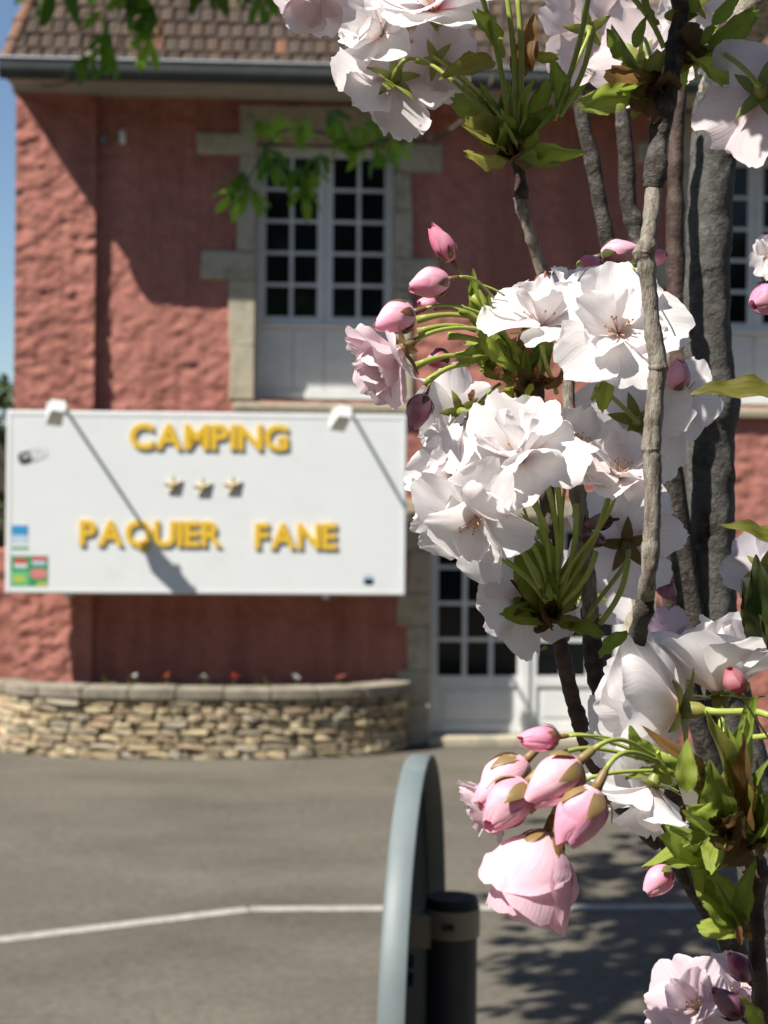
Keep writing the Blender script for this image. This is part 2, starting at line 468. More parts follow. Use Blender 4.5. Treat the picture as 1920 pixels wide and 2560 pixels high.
# painted bay line with its kink
P0, P1, P2 = ground_px(-420, 2402), ground_px(622, 2274), ground_px(2700, 2262)
def strip(mb, a, b, w, z, miter=0.0):
    a = Vector((a.x, a.y, 0)); b = Vector((b.x, b.y, 0))
    d = (b - a).normalized(); n = Vector((-d.y, d.x, 0)) * (w / 2)
    mb.add([(q.x, q.y, z) for q in (a - n, b - n, b + n, a + n)], [(0, 1, 2, 3)])
for k, (a, b) in enumerate(((P0, P1), (P1, P2))):
    mb = MB()
    d = (b - a).normalized() * 0.004
    strip(mb, a + d, b - d, 0.115, 0.004)
    mb.f = mb.f
    lo = mb.build('road_marking', M['line']); lo['kind'] = 'structure'

# ================================================================== house
XL, _ = fac(37, 700, 0)                     # left corner
XS, _ = fac(237, 700, 0)                    # step between corner strip and main wall
XR = 6.6
STEP = 0.104
_, ZW = fac(150, 233, 0)                    # underside of the cornice
house = thing('house', 'two storey red roughcast house with tiled roof and white windows behind the sign', 'house', HOUSE_O + HX * XL, YAW)
HOFF = (XL, 0, 0)

def wall_grid(name, x0, x1, z0, z1, dep, holes, cell=0.028, amp=0.017, seed=3, flare=None):
    nx = max(2, int((x1 - x0) / cell)); nz = int((z1 - z0) / cell)
    xs = np.linspace(x0, x1, nx + 1); zs = np.linspace(z0, z1, nz + 1)
    for h in holes:                         # snap grid lines onto the opening edges
        for v in (h[0], h[1]):
            xs[np.argmin(abs(xs - v))] = v
        for v in (h[2], h[3]):
            zs[np.argmin(abs(zs - v))] = v
    X, Z = np.meshgrid(xs, zs)
    wob = vnoise(X * 1.7, Z * 1.7, 9) * 0.8
    d = vnoise(X * 8.5 + wob, Z * 13.0 + wob, seed) * 0.9 + vnoise(X * 17, Z * 24 + wob, seed + 1) * 0.75 + vnoise(X * 34, Z * 44, seed + 2) * 0.30
    d = np.clip(d * 1.5, -0.9, 0.9)
    low = vnoise(X * 0.8, Z * 0.8, seed + 5) * 0.02
    Y = dep - (d * amp) + low - 0.008
    if flare is not None:
        Y = Y - flare(X, Z)
    verts = np.stack([X - HOFF[0], Y, Z], -1).reshape(-1, 3)
    cx = (xs[:-1] + xs[1:]) / 2; cz = (zs[:-1] + zs[1:]) / 2
    CX, CZ = np.meshgrid(cx, cz)
    keep = np.ones(CX.shape, bool)
    for h in holes:
        keep &= ~((CX > h[0]) & (CX < h[1]) & (CZ > h[2]) & (CZ < h[3]))
    J, I = np.nonzero(keep)
    w = nx + 1
    a = J * w + I
    faces = np.stack([a, a + 1, a + 1 + w, a + w], -1)
    me = bpy.data.meshes.new(name)
    me.from_pydata(verts.tolist(), [], faces.tolist())
    me.materials.append(M['render'])
    me.polygons.foreach_set('use_smooth', [True] * len(me.polygons))
    me.update()
    return link(name, me, house)

# openings in facade coordinates
WX0, _ = fac(640, 700, STEP); WX1, _ = fac(986, 700, STEP)
_, WZ1 = fac(810, 352, STEP); _, WZ0 = fac(700, 1001, STEP)
WINDOW_PITCH = fac(1912, 700, STEP)[0] - fac(818, 700, STEP)[0]
DX0, _ = fac(1075, 1600, STEP); DX1, _ = fac(1572, 1500, STEP)
_, DZ1 = fac(1300, 1296, STEP); DZ0 = 0.09
holes = [(WX0, WX1, WZ0, WZ1), (WX0 + WINDOW_PITCH, WX1 + WINDOW_PITCH, WZ0, WZ1), (DX0, DX1, 0.0, DZ1)]
wall_grid('wall', XL, XS, 0, ZW + 0.05, 0.0, [], cell=0.022, amp=0.0175, seed=21)
wall_grid('wall', XS, XR, 0, ZW + 0.05, STEP, holes, amp=0.0165)
b = MB()
b.box(XL + 0.004, XS, 0.05, 0.4, 0, ZW); b.box(XL + 0.004, XL + 0.4, 0.4, 8, 0, ZW); b.box(XL + 0.4, XR, 7.6, 8, 0, ZW); b.box(XR - 0.4, XR, 0.5, 7.6, 0, ZW)
b.build('side_wall', M['render'], house, HOFF)
# corner buttress at the foot of the left corner
_, ZB = fac(10, 1397, 0.0)
bx0 = XL - 1.1
def flare_fn(X, Z):
    return 0.0 * X
def buttress():
    nx, nz = 44, 60
    xs = np.linspace(bx0, XL + 0.0, nx); zs = np.linspace(0, 1, nz)
    vs, fs = [], []
    for j, t in enumerate(zs):
        for i, x in enumerate(xs):
            top = ZB + 0.25 * (x - XL) + 0.12
            z = t * top
            dd = vnoise(np.array(x * 6.0), np.array(z * 10.0), 5) + 0.6 * vnoise(np.array(x * 13.0), np.array(z * 19.0), 6)
            vs.append((x, 0.02 - float(dd) * 0.028, z))
    for j in range(nz - 1):
        for i in range(nx - 1):
            a = j * nx + i
            fs.append((a, a + 1, a + 1 + nx, a + nx))
    # top sheet going back
    o = len(vs)
    for i, x in enumerate(xs):
        top = ZB + 0.25 * (x - XL) + 0.12
        vs.append((x, 0.55, top + 0.02))
    for i in range(nx - 1):
        a = (nz - 1) * nx + i
        fs.append((a, a + 1, o + i + 1, o + i))
    mb = MB(); mb.add(vs, fs)
    return mb
buttress().build('buttress', M['render'], house, HOFF, smooth=True)

# ---- cornice, gutter
GD = -0.725
_, ZLIP = fac(300, 150, -0.82)
ge0 = fac(-4, 160, -0.82)[0]
cp = [(0.12, ZW + 0.18), (0.12, ZW), (-0.03, ZW), (-0.05, ZW + 0.035), (-0.12, ZW + 0.045), (-0.34, ZW + 0.03), (-0.52, ZW + 0.035), (-0.62, ZW + 0.06), (-0.655, ZW + 0.10), (-0.66, ZW + 0.18)]
b = MB(); b.extrude_x(cp, XL - 0.03, XR + 0.3)
o = b.build('cornice', M['cornice'], house, HOFF)
b = MB()
R_ = 0.095
prof = []
for k in range(13):
    a = math.pi * k / 12
    prof.append((GD - R_ * math.cos(a), ZLIP - 0.075 - (R_ * 1.0) * math.sin(a)))
prof = [(GD - R_, ZLIP)] + prof + [(GD + R_, ZLIP)]
inner = [(y * 0.96 + GD * 0.04, z + 0.004) for y, z in prof][::-1]
b.extrude_x(prof + inner, ge0, XR + 0.3)
gut = b.build('gutter', M['zinc'], house, HOFF)
b = MB(); b.tube([(ge0, GD - R_ - 0.003, ZLIP + 0.004), (XR + 0.3, GD - R_ - 0.003, ZLIP + 0.004)], 0.013, 8)
b.build('gutter_lip', M['zinc_lip'], gut, HOFF)
b = MB(); b.prism([(y, z) for y, z in prof], 0, 0.004)
b.v = [(ge0 - 0.003 + yy, xx, zz) for xx, yy, zz in b.v]
b.build('gutter_end', M['zinc'], gut, HOFF)
b = MB()
px = [fac(x, y, -0.6) for x, y in ((104, 214), (120, 216), (150, 214), (185, 206), (206, 196))]
b.tube([(X, -0.64, Z) for X, Z in px], 0.008, 6)
b.build('cable', M['black'], house, HOFF)

# ---- roof with single tiles
PITCH = math.radians(56)
ry, rz = -0.72, ZLIP - 0.03
deck = MB()
def roof_pt(X, t, lift=0.0):
    return (X, ry + t * math.cos(PITCH) - lift * math.sin(PITCH), rz + t * math.sin(PITCH) + lift * math.cos(PITCH))
HIP = 0.17
TW, TE = 0.128, 0.205
T1 = 3.2
deck.add([roof_pt(ge0 + 0.02, 0, -0.03), roof_pt(XR + 0.3, 0, -0.03), roof_pt(XR + 0.3, T1, -0.03), roof_pt(ge0 + 0.02 + HIP * T1, T1, -0.03)], [(0, 1, 2, 3)])
deck.add([roof_pt(ge0 + 0.02, 0, -0.03), roof_pt(ge0 + 0.02 + HIP * T1, T1, -0.03), (ge0 + 0.02 + HIP * T1, 6.0, rz + T1 * math.sin(PITCH)), (ge0 + 0.02, 8.3, rz)], [(0, 1, 2, 3)])
roof = deck.build('roof', M['tilemass'], house, HOFF)
def tile_mesh(seed):
    r = random.Random(seed)
    w, l = TW * 0.95, TE * 1.18
    us = [-0.5, -0.40, -0.15, 0.15, 0.40, 0.5]
    zs = [0.006, 0.026, 0.034, 0.034, 0.026, 0.006]
    vs, fs = [], []
    for t in (0, 1):
        for u, z in zip(us, zs):
            vs.append((u * w, t * l, z + (0.022 if t == 0 else 0) + r.uniform(-.003, .003)))
    for u, z in zip(us, zs):
        vs.append((u * w, 0.002, z + 0.002))
    n = len(us)
    for i in range(n - 1):
        fs.append((i, i + 1, n + i + 1, n + i)); fs.append((2 * n + i, 2 * n + i + 1, i + 1, i))
    mb = MB(); mb.add(vs, fs)
    return mb.mesh('roof_tile', [M['tile']])
TM = [tile_mesh(i) for i in range(5)]
tile_cols = [(0.078, 0.052, 0.037), (0.070, 0.048, 0.035), (0.085, 0.058, 0.041), (0.062, 0.045, 0.034), (0.075, 0.055, 0.042)]
rt = random.Random(5)
tile_rot = Matrix.Rotation(PITCH, 4, 'X')
NROW = 5
xr_view = fac(1990, 100, -0.3)[0]
mass = MB()
for j in range(11):
    t = -0.03 + j * TE
    x = ge0 + 0.06 + HIP * max(t, 0) + (TW * 0.5 if j % 2 else 0)
    while x < (xr_view if j < NROW else XR):
        jx, jr = rt.uniform(-.006, .006), rt.uniform(-.05, .05)
        p = roof_pt(x + jx, t + rt.uniform(-.008, .008), rt.uniform(0, 0.006))
        if j < NROW:
            o = link('roof_tile', rt.choice(TM), roof, (p[0] - HOFF[0], p[1], p[2]))
            o.rotation_euler = (PITCH + rt.uniform(-.02, .02), 0, jr * 0.3)
            c = rt.choice(tile_cols)
            q = rt.random()
            if q < 0.05: c = (0.17, 0.085, 0.052)
            elif q < 0.065: c = (0.15, 0.13, 0.10)
            s = rt.uniform(0.85, 1.15)
            o.color = (c[0] * s, c[1] * s, c[2] * s, 1)
        else:
            mm = Matrix.Translation(p) @ tile_rot
            me = TM[0]
            mass.add([mm @ v.co for v in me.vertices], [tuple(f.vertices) for f in me.polygons])
        x += TW
tm_o = mass.build('upper_tiles', M['tilemass'], roof, HOFF); tm_o['kind'] = 'stuff'
hip_dir = Vector(roof_pt(ge0 + HIP * 1.0, 1.0)) - Vector(roof_pt(ge0, 0.0))
for k in range(8):
    a = Vector(roof_pt(ge0 + 0.05, 0.0, 0.02)) + hip_dir * (k * 0.26)
    mb = MB()
    vs, fs = [], []
    dirn = hip_dir.normalized(); side = Vector((1, 0, 0)); side = (side - dirn * side.dot(dirn)).normalized(); up = side.cross(dirn)
    if up.z < 0: up = -up
    for t, rr in ((0, 0.072), (0.30, 0.056)):
        for th in (0.0, 0.002):
            for i in range(9):
                an = math.pi * i / 8
                vs.append(a + dirn * t + side * ((rr - th * 6) * math.cos(an)) + up * ((rr - th * 6) * math.sin(an)))
    for i in range(8):
        fs += [(i, i + 1, 18 + i + 1, 18 + i), (9 + i, 27 + i, 27 + i + 1, 9 + i + 1), (i, 9 + i, 9 + i + 1, i + 1)]
    mb.add(vs, fs)
    o = mb.build('hip_tile', M['tile'], roof, HOFF, smooth=False)
    c = rt.choice([(0.17, 0.10, 0.07), (0.15, 0.10, 0.075), (0.20, 0.105, 0.065)])
    o.color = (*c, 1)

# ---- windows
def window(x0, name='window'):
    """casement window of two leaves over a boarded panel; x0 = left edge of the opening"""
    yw = STEP + 0.28                       # front of the joinery
    W = WX1 - WX0
    off = (x0, yw, WZ0)
    zp = WZ0 + (1001 - 797) / 255.0         # bottom of the glazed leaves
    m = MB()
    fr = 0.055
    m.box(x0, x0 + fr, yw, yw + 0.09, WZ0, WZ1); m.box(x0 + W - fr, x0 + W, yw, yw + 0.09, WZ0, WZ1)
    m.box(x0 + fr, x0 + W - fr, yw, yw + 0.09, WZ1 - fr, WZ1); m.box(x0 + fr, x0 + W - fr, yw - 0.012, yw + 0.09, zp - 0.05, zp)
    win = m.build(name, M['white_paint'], house, HOFF)
    bevel(win, 0.006)
    # two leaves
    ws = (W - 2 * fr) / 2
    for s in range(2):
        a = x0 + fr + s * ws + 0.003; bq = a + ws - 0.006
        st = 0.052 if s == 0 else 0.052
        m = MB()
        la, lb = (0.030, 0.075) if s == 0 else (0.075, 0.030)
        y0, y1 = yw + 0.012, yw + 0.052
        z0, z1 = zp + 0.003, WZ1 - fr - 0.003
        m.box(a, a + la, y0, y1, z0, z1); m.box(bq - lb, bq, y0, y1, z0, z1)
        m.box(a + la, bq - lb, y0, y1, z0, z0 + 0.055); m.box(a + la, bq - lb, y0, y1, z1 - 0.05, z1)
        gx0, gx1, gz0, gz1 = a + la, bq - lb, z0 + 0.055, z1 - 0.05
        mid = (gx0 + gx1) / 2
        m.box(mid - 0.019, mid + 0.019, y0 + 0.004, y1 - 0.004, gz0, gz1)
        NR = 5
        for r in range(1, NR):
            z = gz0 + (gz1 - gz0) * r / NR
            m.box(gx0, mid - 0.019, y0 + 0.006, y1 - 0.006, z - 0.017, z + 0.017); m.box(mid + 0.019, gx1, y0 + 0.006, y1 - 0.006, z - 0.017, z + 0.017)
        m.build('casement', M['white_paint'], win, HOFF)
        for r in range(NR):
            for c in range(2):
                xa = gx0 if c == 0 else mid + 0.019
                xb = mid - 0.019 if c == 0 else gx1
                za = gz0 + (gz1 - gz0) * r / NR; zb = gz0 + (gz1 - gz0) * (r + 1) / NR
                m = MB(); m.box(xa - 0.004, xb + 0.004, y1 - 0.018, y1 - 0.012, za + 0.010, zb - 0.010)
                m.build('pane', M['glass'], win, HOFF)
    # boarded panel under the leaves, each board by itself
    nb = 4
    for k in range(nb):
        xa = x0 + fr + (W - 2 * fr) * k / nb; xb = x0 + fr + (W - 2 * fr) * (k + 1) / nb
        m = MB(); m.box(xa + 0.003, xb - 0.003, yw + 0.03, yw + 0.06, WZ0 + 0.12, zp - 0.052)
        bevel(m.build('panel_board', M['white_paint'], win, HOFF), 0.003)
    m = MB(); m.box(x0 + fr, x0 + W - fr, yw + 0.062, yw + 0.08, WZ0 + 0.12, zp - 0.052); m.box(x0 + fr, x0 + W - fr, yw + 0.01, yw + 0.08, WZ0 + 0.04, WZ0 + 0.118)
    m.build('bottom_rail', M['white_paint'], win, HOFF)
    # dark room behind, reveal
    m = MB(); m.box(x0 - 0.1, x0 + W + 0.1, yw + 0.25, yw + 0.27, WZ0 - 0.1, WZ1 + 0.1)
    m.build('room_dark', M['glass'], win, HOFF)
    return win

def stone(name, x0, x1, z0, z1, y0, y1, seed=0, parent=None, w=0.012):
    """a dressed stone with slightly uneven edges"""
    r = random.Random(seed)
    j = lambda a=0.010: r.uniform(-a, a)
    mb = MB()
    mb.box(x0, x1, y0, y1, z0, z1)
    mb.v = [(x + j(), y + (j(0.004) if y == y0 else 0), z + j(0.004)) for x, y, z in mb.v]
    o = mb.build(name, M['stone'], parent or house, HOFF)
    bevel(o, w, 3)
    return o

def surround(sx):
    """stone jambs, lintel and sill of an upper window; sx shifts along the facade"""
    X = lambda px, py=700: fac(px, py, STEP)[0] + sx
    Z = lambda py, px=600: fac(px, py, STEP)[1]
    yf, yb = STEP - 0.045, STEP + 0.285
    z_sill = WZ0
    sd = int(sx * 10)
    # left jamb stones from the bottom
    stone('jamb_stone', X(577), WX0 + sx, z_sill + 0.002, Z(868), yf, yb, sd + 1)
    stone('jamb_stone', X(572), WX0 + sx, Z(868) + 0.006, Z(702), yf + 0.004, yb, sd + 2)
    stone('jamb_stone', X(502), WX0 + sx, Z(702) + 0.006, Z(628), yf, yb, sd + 3, w=0.03)
    stone('jamb_stone', X(592), WX0 + sx, Z(628) + 0.006, Z(500), yf + 0.003, yb, sd + 4)
    stone('jamb_stone', X(596), WX0 + sx, Z(500) + 0.006, Z(390), yf + 0.005, yb, sd + 5)
    stone('jamb_stone', X(488), WX0 + sx, Z(390) + 0.006, Z(334), yf, yb, sd + 6, w=0.03)
    # right jamb stones
    zs = [z_sill + 0.002, Z(860), Z(720), Z(640), Z(520), Z(425), Z(352)]
    xe = [1036, 1028, 1098, 1030, 1026, 1105]
    for k in range(6):
        stone('jamb_stone', WX1 + sx, X(xe[k]), zs[k] + (0.006 if k else 0), zs[k + 1], yf + 0.002 * (k % 3), yb, sd + 10 + k, w=0.02)
    stone('lintel', X(596), X(1050), WZ1 + 0.02, Z(262), yf - 0.004, yb, sd + 20)
    m = MB(); m.extrude_x([(yb + 0.05, z_sill - 0.004), (yb + 0.05, z_sill - 0.12), (yf - 0.05, z_sill - 0.12), (yf - 0.06, z_sill - 0.05), (yf - 0.05, z_sill - 0.03)], X(585), X(1045))
    bevel(m.build('sill', M['stone'], house, HOFF), 0.012)

window(WX0); window(WX0 + WINDOW_PITCH)
surround(0.0); surround(WINDOW_PITCH)

# ---- glazed double door
def door():
    yd = STEP + 0.20
    leafw = (DX1 - DX0 - 0.08) / 2
    m = MB()
    m.box(DX0, DX0 + 0.05, yd, yd + 0.1, DZ0, DZ1); m.box(DX1 - 0.05, DX1, yd, yd + 0.1, DZ0, DZ1); m.box(DX0 + 0.05, DX1 - 0.05, yd, yd + 0.1, DZ1 - 0.06, DZ1)
    d = m.build('door', M['white_paint'], house, HOFF)
    bevel(d, 0.006)
    zk = fac(1200, 1690, yd)[1]
    for s in range(2):
        a = DX0 + 0.052 + s * (leafw - 0.008); bq = a + leafw - 0.016
        y0, y1 = yd + 0.015, yd + 0.065
        st0, st1 = (0.045, 0.085) if s == 0 else (0.10, 0.045)
        z0, z1 = DZ0 + 0.012, DZ1 - 0.063
        m = MB()
        m.box(a, a + st0, y0, y1, z0, z1); m.box(bq - st1, bq, y0, y1, z0, z1)
        m.box(a + st0, bq - st1, y0, y1, z0, z0 + 0.10); m.box(a + st0, bq - st1, y0, y1, zk - 0.10, zk); m.box(a + st0, bq - st1, y0, y1, z1 - 0.07, z1)
        gx0, gx1, gz0, gz1 = a + st0, bq - st1, zk, z1 - 0.07
        NC, NR = 3, 4
        for c in range(1, NC):
            x = gx0 + (gx1 - gx0) * c / NC
            m.box(x - 0.023, x + 0.023, y0 + 0.005, y1 - 0.005, gz0, gz1)
        for r in range(1, NR):
            z = gz0 + (gz1 - gz0) * r / NR
            for c in range(NC):
                xa = gx0 + (gx1 - gx0) * c / NC + (0.023 if c else 0); xb = gx0 + (gx1 - gx0) * (c + 1) / NC - (0.023 if c < NC - 1 else 0)
                m.box(xa, xb, y0 + 0.007, y1 - 0.007, z - 0.019, z + 0.019)
        if s == 0:
            m.box(bq - 0.045, bq + 0.03, y0 - 0.022, y0 - 0.001, z0, z1)      # cover strip over the meeting stiles
        m.build('door_leaf', M['white_paint'], d, HOFF)
        for r in range(NR):
            for c in range(NC):
                m = MB()
                m.box(gx0 + (gx1 - gx0) * c / NC - 0.003, gx0 + (gx1 - gx0) * (c + 1) / NC + 0.003, y1 - 0.024, y1 - 0.018, gz0 + (gz1 - gz0) * r / NR + 0.01, gz0 + (gz1 - gz0) * (r + 1) / NR - 0.01)
                m.build('pane', M['glass'], d, HOFF)
        m = MB(); m.box(gx0, gx1, y0 + 0.022, y1 - 0.01, z0 + 0.10, zk - 0.10)
        m.box(gx0 + 0.06, gx1 - 0.06, y0 + 0.012, y0 + 0.021, z0 + 0.15, zk - 0.15)
        bevel(m.build('kick_panel', M['white_paint'], d, HOFF), 0.005)
    m = MB(); m.tube([(DX0 + 0.052 + leafw + 0.03, yd + 0.012, 1.05), (DX0 + 0.052 + leafw + 0.03, yd - 0.045, 1.05), (DX0 + 0.052 + leafw + 0.14, yd - 0.05, 1.05)], 0.009, 8)
    m.build('handle', M['lamp_grey'], d, HOFF)
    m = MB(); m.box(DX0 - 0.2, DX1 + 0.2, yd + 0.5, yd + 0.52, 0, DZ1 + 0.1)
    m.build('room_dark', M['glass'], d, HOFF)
    # stone surround
    yf, yb = STEP - 0.045, STEP + 0.21
    xs = fac(1018, 1600, STEP)[0]
    zz = [0.0, 0.42, 0.74, 1.18, 1.50, 1.92, DZ1 + 0.01]
    for k in range(6):
        e = 0.0 if k % 2 == 0 else -0.10
        stone('jamb_stone', xs + e, DX0, zz[k] + 0.004, zz[k + 1], yf + 0.002 * (k % 3), yb, 40 + k, w=0.02)
        stone('jamb_stone', DX1, DX1 + 0.17 - e, zz[k] + 0.004, zz[k + 1], yf + 0.002 * (k % 3), yb, 50 + k, w=0.02)
    stone('lintel', xs - 0.05, DX1 + 0.22, DZ1 + 0.014, DZ1 + 0.17, yf - 0.005, yb, 60)
    m = MB(); m.box(DX0 - 0.02, DX1 + 0.02, STEP - 0.11, yd + 0.12, 0.0, DZ0)
    bevel(m.build('threshold', M['stone'], house, HOFF), 0.012)
door()

# ================================================================== sign on the wall
SD = -0.42                                    # front of the sign panel
sx0, _ = fac(15, 1250, SD); sx1, _ = fac(1016, 1262, SD)
_, sz1 = fac(516, 1031, SD); _, sz0 = fac(516, 1486, SD)
SO = (sx0, SD, sz0)
sign = thing('camping_sign', 'large white panel reading CAMPING PAQUIER FANE with three stars on the red wall', 'sign', hw(sx0, SD, sz0), YAW)
b = MB(); b.box(sx0, sx1, SD, SD + 0.05, sz0, sz1)
bevel(b.build('panel', M['sign_white'], sign, SO), 0.012, 3)
b = MB()
for (xa, xb, za, zb) in ((sx0 + .012, sx1 - .012, sz1 - 0.045, sz1 - 0.012), (sx0 + .012, sx1 - .012, sz0 + 0.012, sz0 + 0.04), (sx0 + .012, sx0 + 0.045, sz0 + 0.041, sz1 - 0.046), (sx1 - 0.045, sx1 - .012, sz0 + 0.041, sz1 - 0.046)):
    b.box(xa, xb, SD - 0.004, SD - 0.0005, za, zb)
bevel(b.build('border_trim', M['sign_white'], sign, SO), 0.0015)
for bxp in (165, 815):
    X, _ = fac(bxp, 1490, SD)
    b = MB(); b.box(X - 0.03, X + 0.03, SD + 0.03, STEP + 0.02, sz0 - 0.04, sz0 - 0.003); b.box(X - 0.03, X + 0.03, SD + 0.052, STEP + 0.02, sz1 - 0.12, sz1 - 0.08)
    b.build('bracket', M['lamp_white'], sign, SO)

def glyph(ch, thick, offs=0.014):
    cu = bpy.data.curves.new('glyph', 'FONT')
    cu.body = ch; cu.size = 1.0; cu.extrude = thick; cu.offset = offs; cu.resolution_u = 6
    o = bpy.data.objects.new('glyph_tmp', cu)
    C.objects.link(o)
    dg = bpy.context.evaluated_depsgraph_get()
    me = bpy.data.meshes.new_from_object(o.evaluated_get(dg))
    bpy.data.objects.remove(o)
    return me

def lettering(text, x0px, x1px, ytop, ybot, mat, parent, thick=0.009, stand=0.0105, name='letter'):
    X0, _ = fac(x0px, (ytop + ybot) / 2, SD); X1, _ = fac(x1px, (ytop + ybot) / 2, SD)
    xc, yc = (x0px + x1px) / 2, (ytop + ybot) / 2
    H = (ybot - ytop) / (F / 15.85)
    Zc = fac(xc, yc, SD)[1]
    items = []
    ref = glyph('E', 0.01, 0.032)
    ys = [v.co.y for v in ref.vertices]; base, cap = min(ys), max(ys)
    s = H / (cap - base)
    for ch in text:
        me = glyph(ch, thick / s, 0.032)
        xs = [v.co.x for v in me.vertices]
        items.append((me, min(xs), max(xs)))
    tot = sum((b_ - a_) * s for _, a_, b_ in items)
    sxf = 1.0
    gap = (X1 - X0 - tot) / max(len(items) - 1, 1)
    want = H * 0.07
    if abs(gap - want) > 0.001 and len(items) > 1:       # widen or narrow the glyphs so that gaps look like the sign's
        sxf = (X1 - X0 - want * (len(items) - 1)) / tot
        gap = want
    x = X0
    for me, a_, b_ in items:
        for v in me.vertices:
            cx, cy, cz = v.co
            v.co = ((cx - a_) * s * sxf, -cz * s - stand, (cy - base) * s)
        me.materials.clear(); me.materials.append(mat)
        me.flip_normals() if False else None
        link(name, me, parent, (x - SO[0], 0, Zc - H / 2 - SO[2]))
        x += (b_ - a_) * s * sxf + gap
lettering('CAMPING', 324, 721, 1061, 1124, M['yellow'], sign)
lettering('PAQUIER', 199, 555, 1302, 1365, M['yellow'], sign)
lettering('FANE', 637, 842, 1308, 1372, M['yellow'], sign)
for (px_, py_) in ((434, 1212), (508, 1218), (583, 1214)):
    X, Z = fac(px_, py_, SD)
    m = MB()
    vs = [(0, -0.05, 0)]
    for k in range(10):
        a = math.pi / 2 + k * math.pi / 5 + 0.12
        r = 0.098 if k % 2 == 0 else 0.040
        vs.append((r * math.cos(a), -0.012, r * math.sin(a)))
    vs += [(x, -0.0008, z) for x, y, z in vs[1:]]
    fs = [(0, 1 + (k + 1) % 10, 1 + k) for k in range(10)] + [(1 + k, 1 + (k + 1) % 10, 11 + (k + 1) % 10, 11 + k) for k in range(10)]
    m.add(vs, fs)
    link('star', m.mesh('star', [M['star']]), sign, (X - SO[0], 0, Z - SO[2]))
def plate(name, x0, y0, x1, y1, mat, parent, lift, oval=False, rot=0.0):
    """a printed patch on the panel, given by its pixel box"""
    X0, Z1 = fac(x0, y0, SD); X1, Z0 = fac(x1, y1, SD)
    cx, cz, hx, hz = (X0 + X1) / 2, (Z0 + Z1) / 2, (X1 - X0) / 2, (Z1 - Z0) / 2
    n = 24 if oval else 4
    poly = []
    if oval:
        for k in range(n):
            a = 2 * math.pi * k / n
            e = 0.7
            ca, sa = math.cos(a), math.sin(a)
            poly.append((hx * math.copysign(abs(ca) ** e, ca), hz * math.copysign(abs(sa) ** e, sa)))
    else:
        poly = [(-hx, -hz), (hx, -hz), (hx, hz), (-hx, hz)]
    c_, s_ = math.cos(rot), math.sin(rot)
    poly = [(cx + x * c_ - z * s_, cz + x * s_ + z * c_) for x, z in poly]
    m = MB(); m.prism(poly, SD - lift, SD - lift + 0.0012)
    return m.build(name, mat, parent, SO)
st = plate('wifi_sticker', 44, 1122, 119, 1156, M['grey_print'], sign, 0.0018, True, math.radians(16))
plate('print', 79, 1121, 116, 1146, M['sign_white'], st, 0.0032, True, math.radians(16))
plate('print', 46, 1129, 79, 1160, M['black'], st, 0.0034, True, math.radians(16))
def small_text(txt, x0, x1, yt, yb, mat, lift, parent):
    X0, _ = fac(x0, yt, SD); X1, _ = fac(x1, yt, SD); Zt = fac(x0, yt, SD)[1]; Zb = fac(x0, yb, SD)[1]
    me = glyph(txt, 0.0, 0.01)
    xs = [v.co.x for v in me.vertices]; ys = [v.co.y for v in me.vertices]
    for v in me.vertices:
        u = (v.co.x - min(xs)) / (max(xs) - min(xs)); w = (v.co.y - min(ys)) / (max(ys) - min(ys))
        v.co = (X0 + u * (X1 - X0) - SO[0], -lift, Zb + w * (Zt - Zb) + 0.28 * u * (X1 - X0) - SO[2])
    if False: pass
    me.materials.clear(); me.materials.append(mat)
    link('print', me, parent)
small_text('Wi', 54, 75, 1136, 1152, M['sign_white'], 0.0044, st)
small_text('Fi', 88, 106, 1127, 1142, M['grey_print'], 0.0044, st)
bs = plate('blue_sticker', 29, 1312, 70, 1375, M['sign_white'], sign, 0.0018)
plate('print', 29, 1313, 70, 1338, M['blue'], bs, 0.0032)
plate('print', 29, 1339, 69, 1358, M['pale_blue'], bs, 0.0032)
plate('print', 29, 1367, 71, 1373, M['green'], bs, 0.0032)
gs = plate('green_sticker', 28, 1389, 120, 1466, M['green'], sign, 0.0018)
plate('print', 36, 1396, 67, 1409, M['red_print'], gs, 0.0034); plate('print', 36, 1410, 68, 1419, M['sign_white'], gs, 0.0034)
plate('print', 80, 1391, 118, 1401, M['red_print'], gs, 0.0034); plate('print', 80, 1402, 114, 1412, M['pale_blue'], gs, 0.0034)
plate('print', 76, 1422, 117, 1447, M['pink_print'], gs, 0.0034, True)
plate('print', 29, 1428, 72, 1464, M['light_green'], gs, 0.0030)
plate('print', 92, 1455, 119, 1465, M['lime_print'], gs, 0.0034)
plate('print', 34, 1440, 62, 1455, M['lime_print'], gs, 0.0044)
rsx = plate('round_sticker', 907, 1434, 936, 1463, M['pale_blue'], sign, 0.0018, True)
plate('print', 909, 1446, 934, 1462, M['black'], rsx, 0.0032, True)

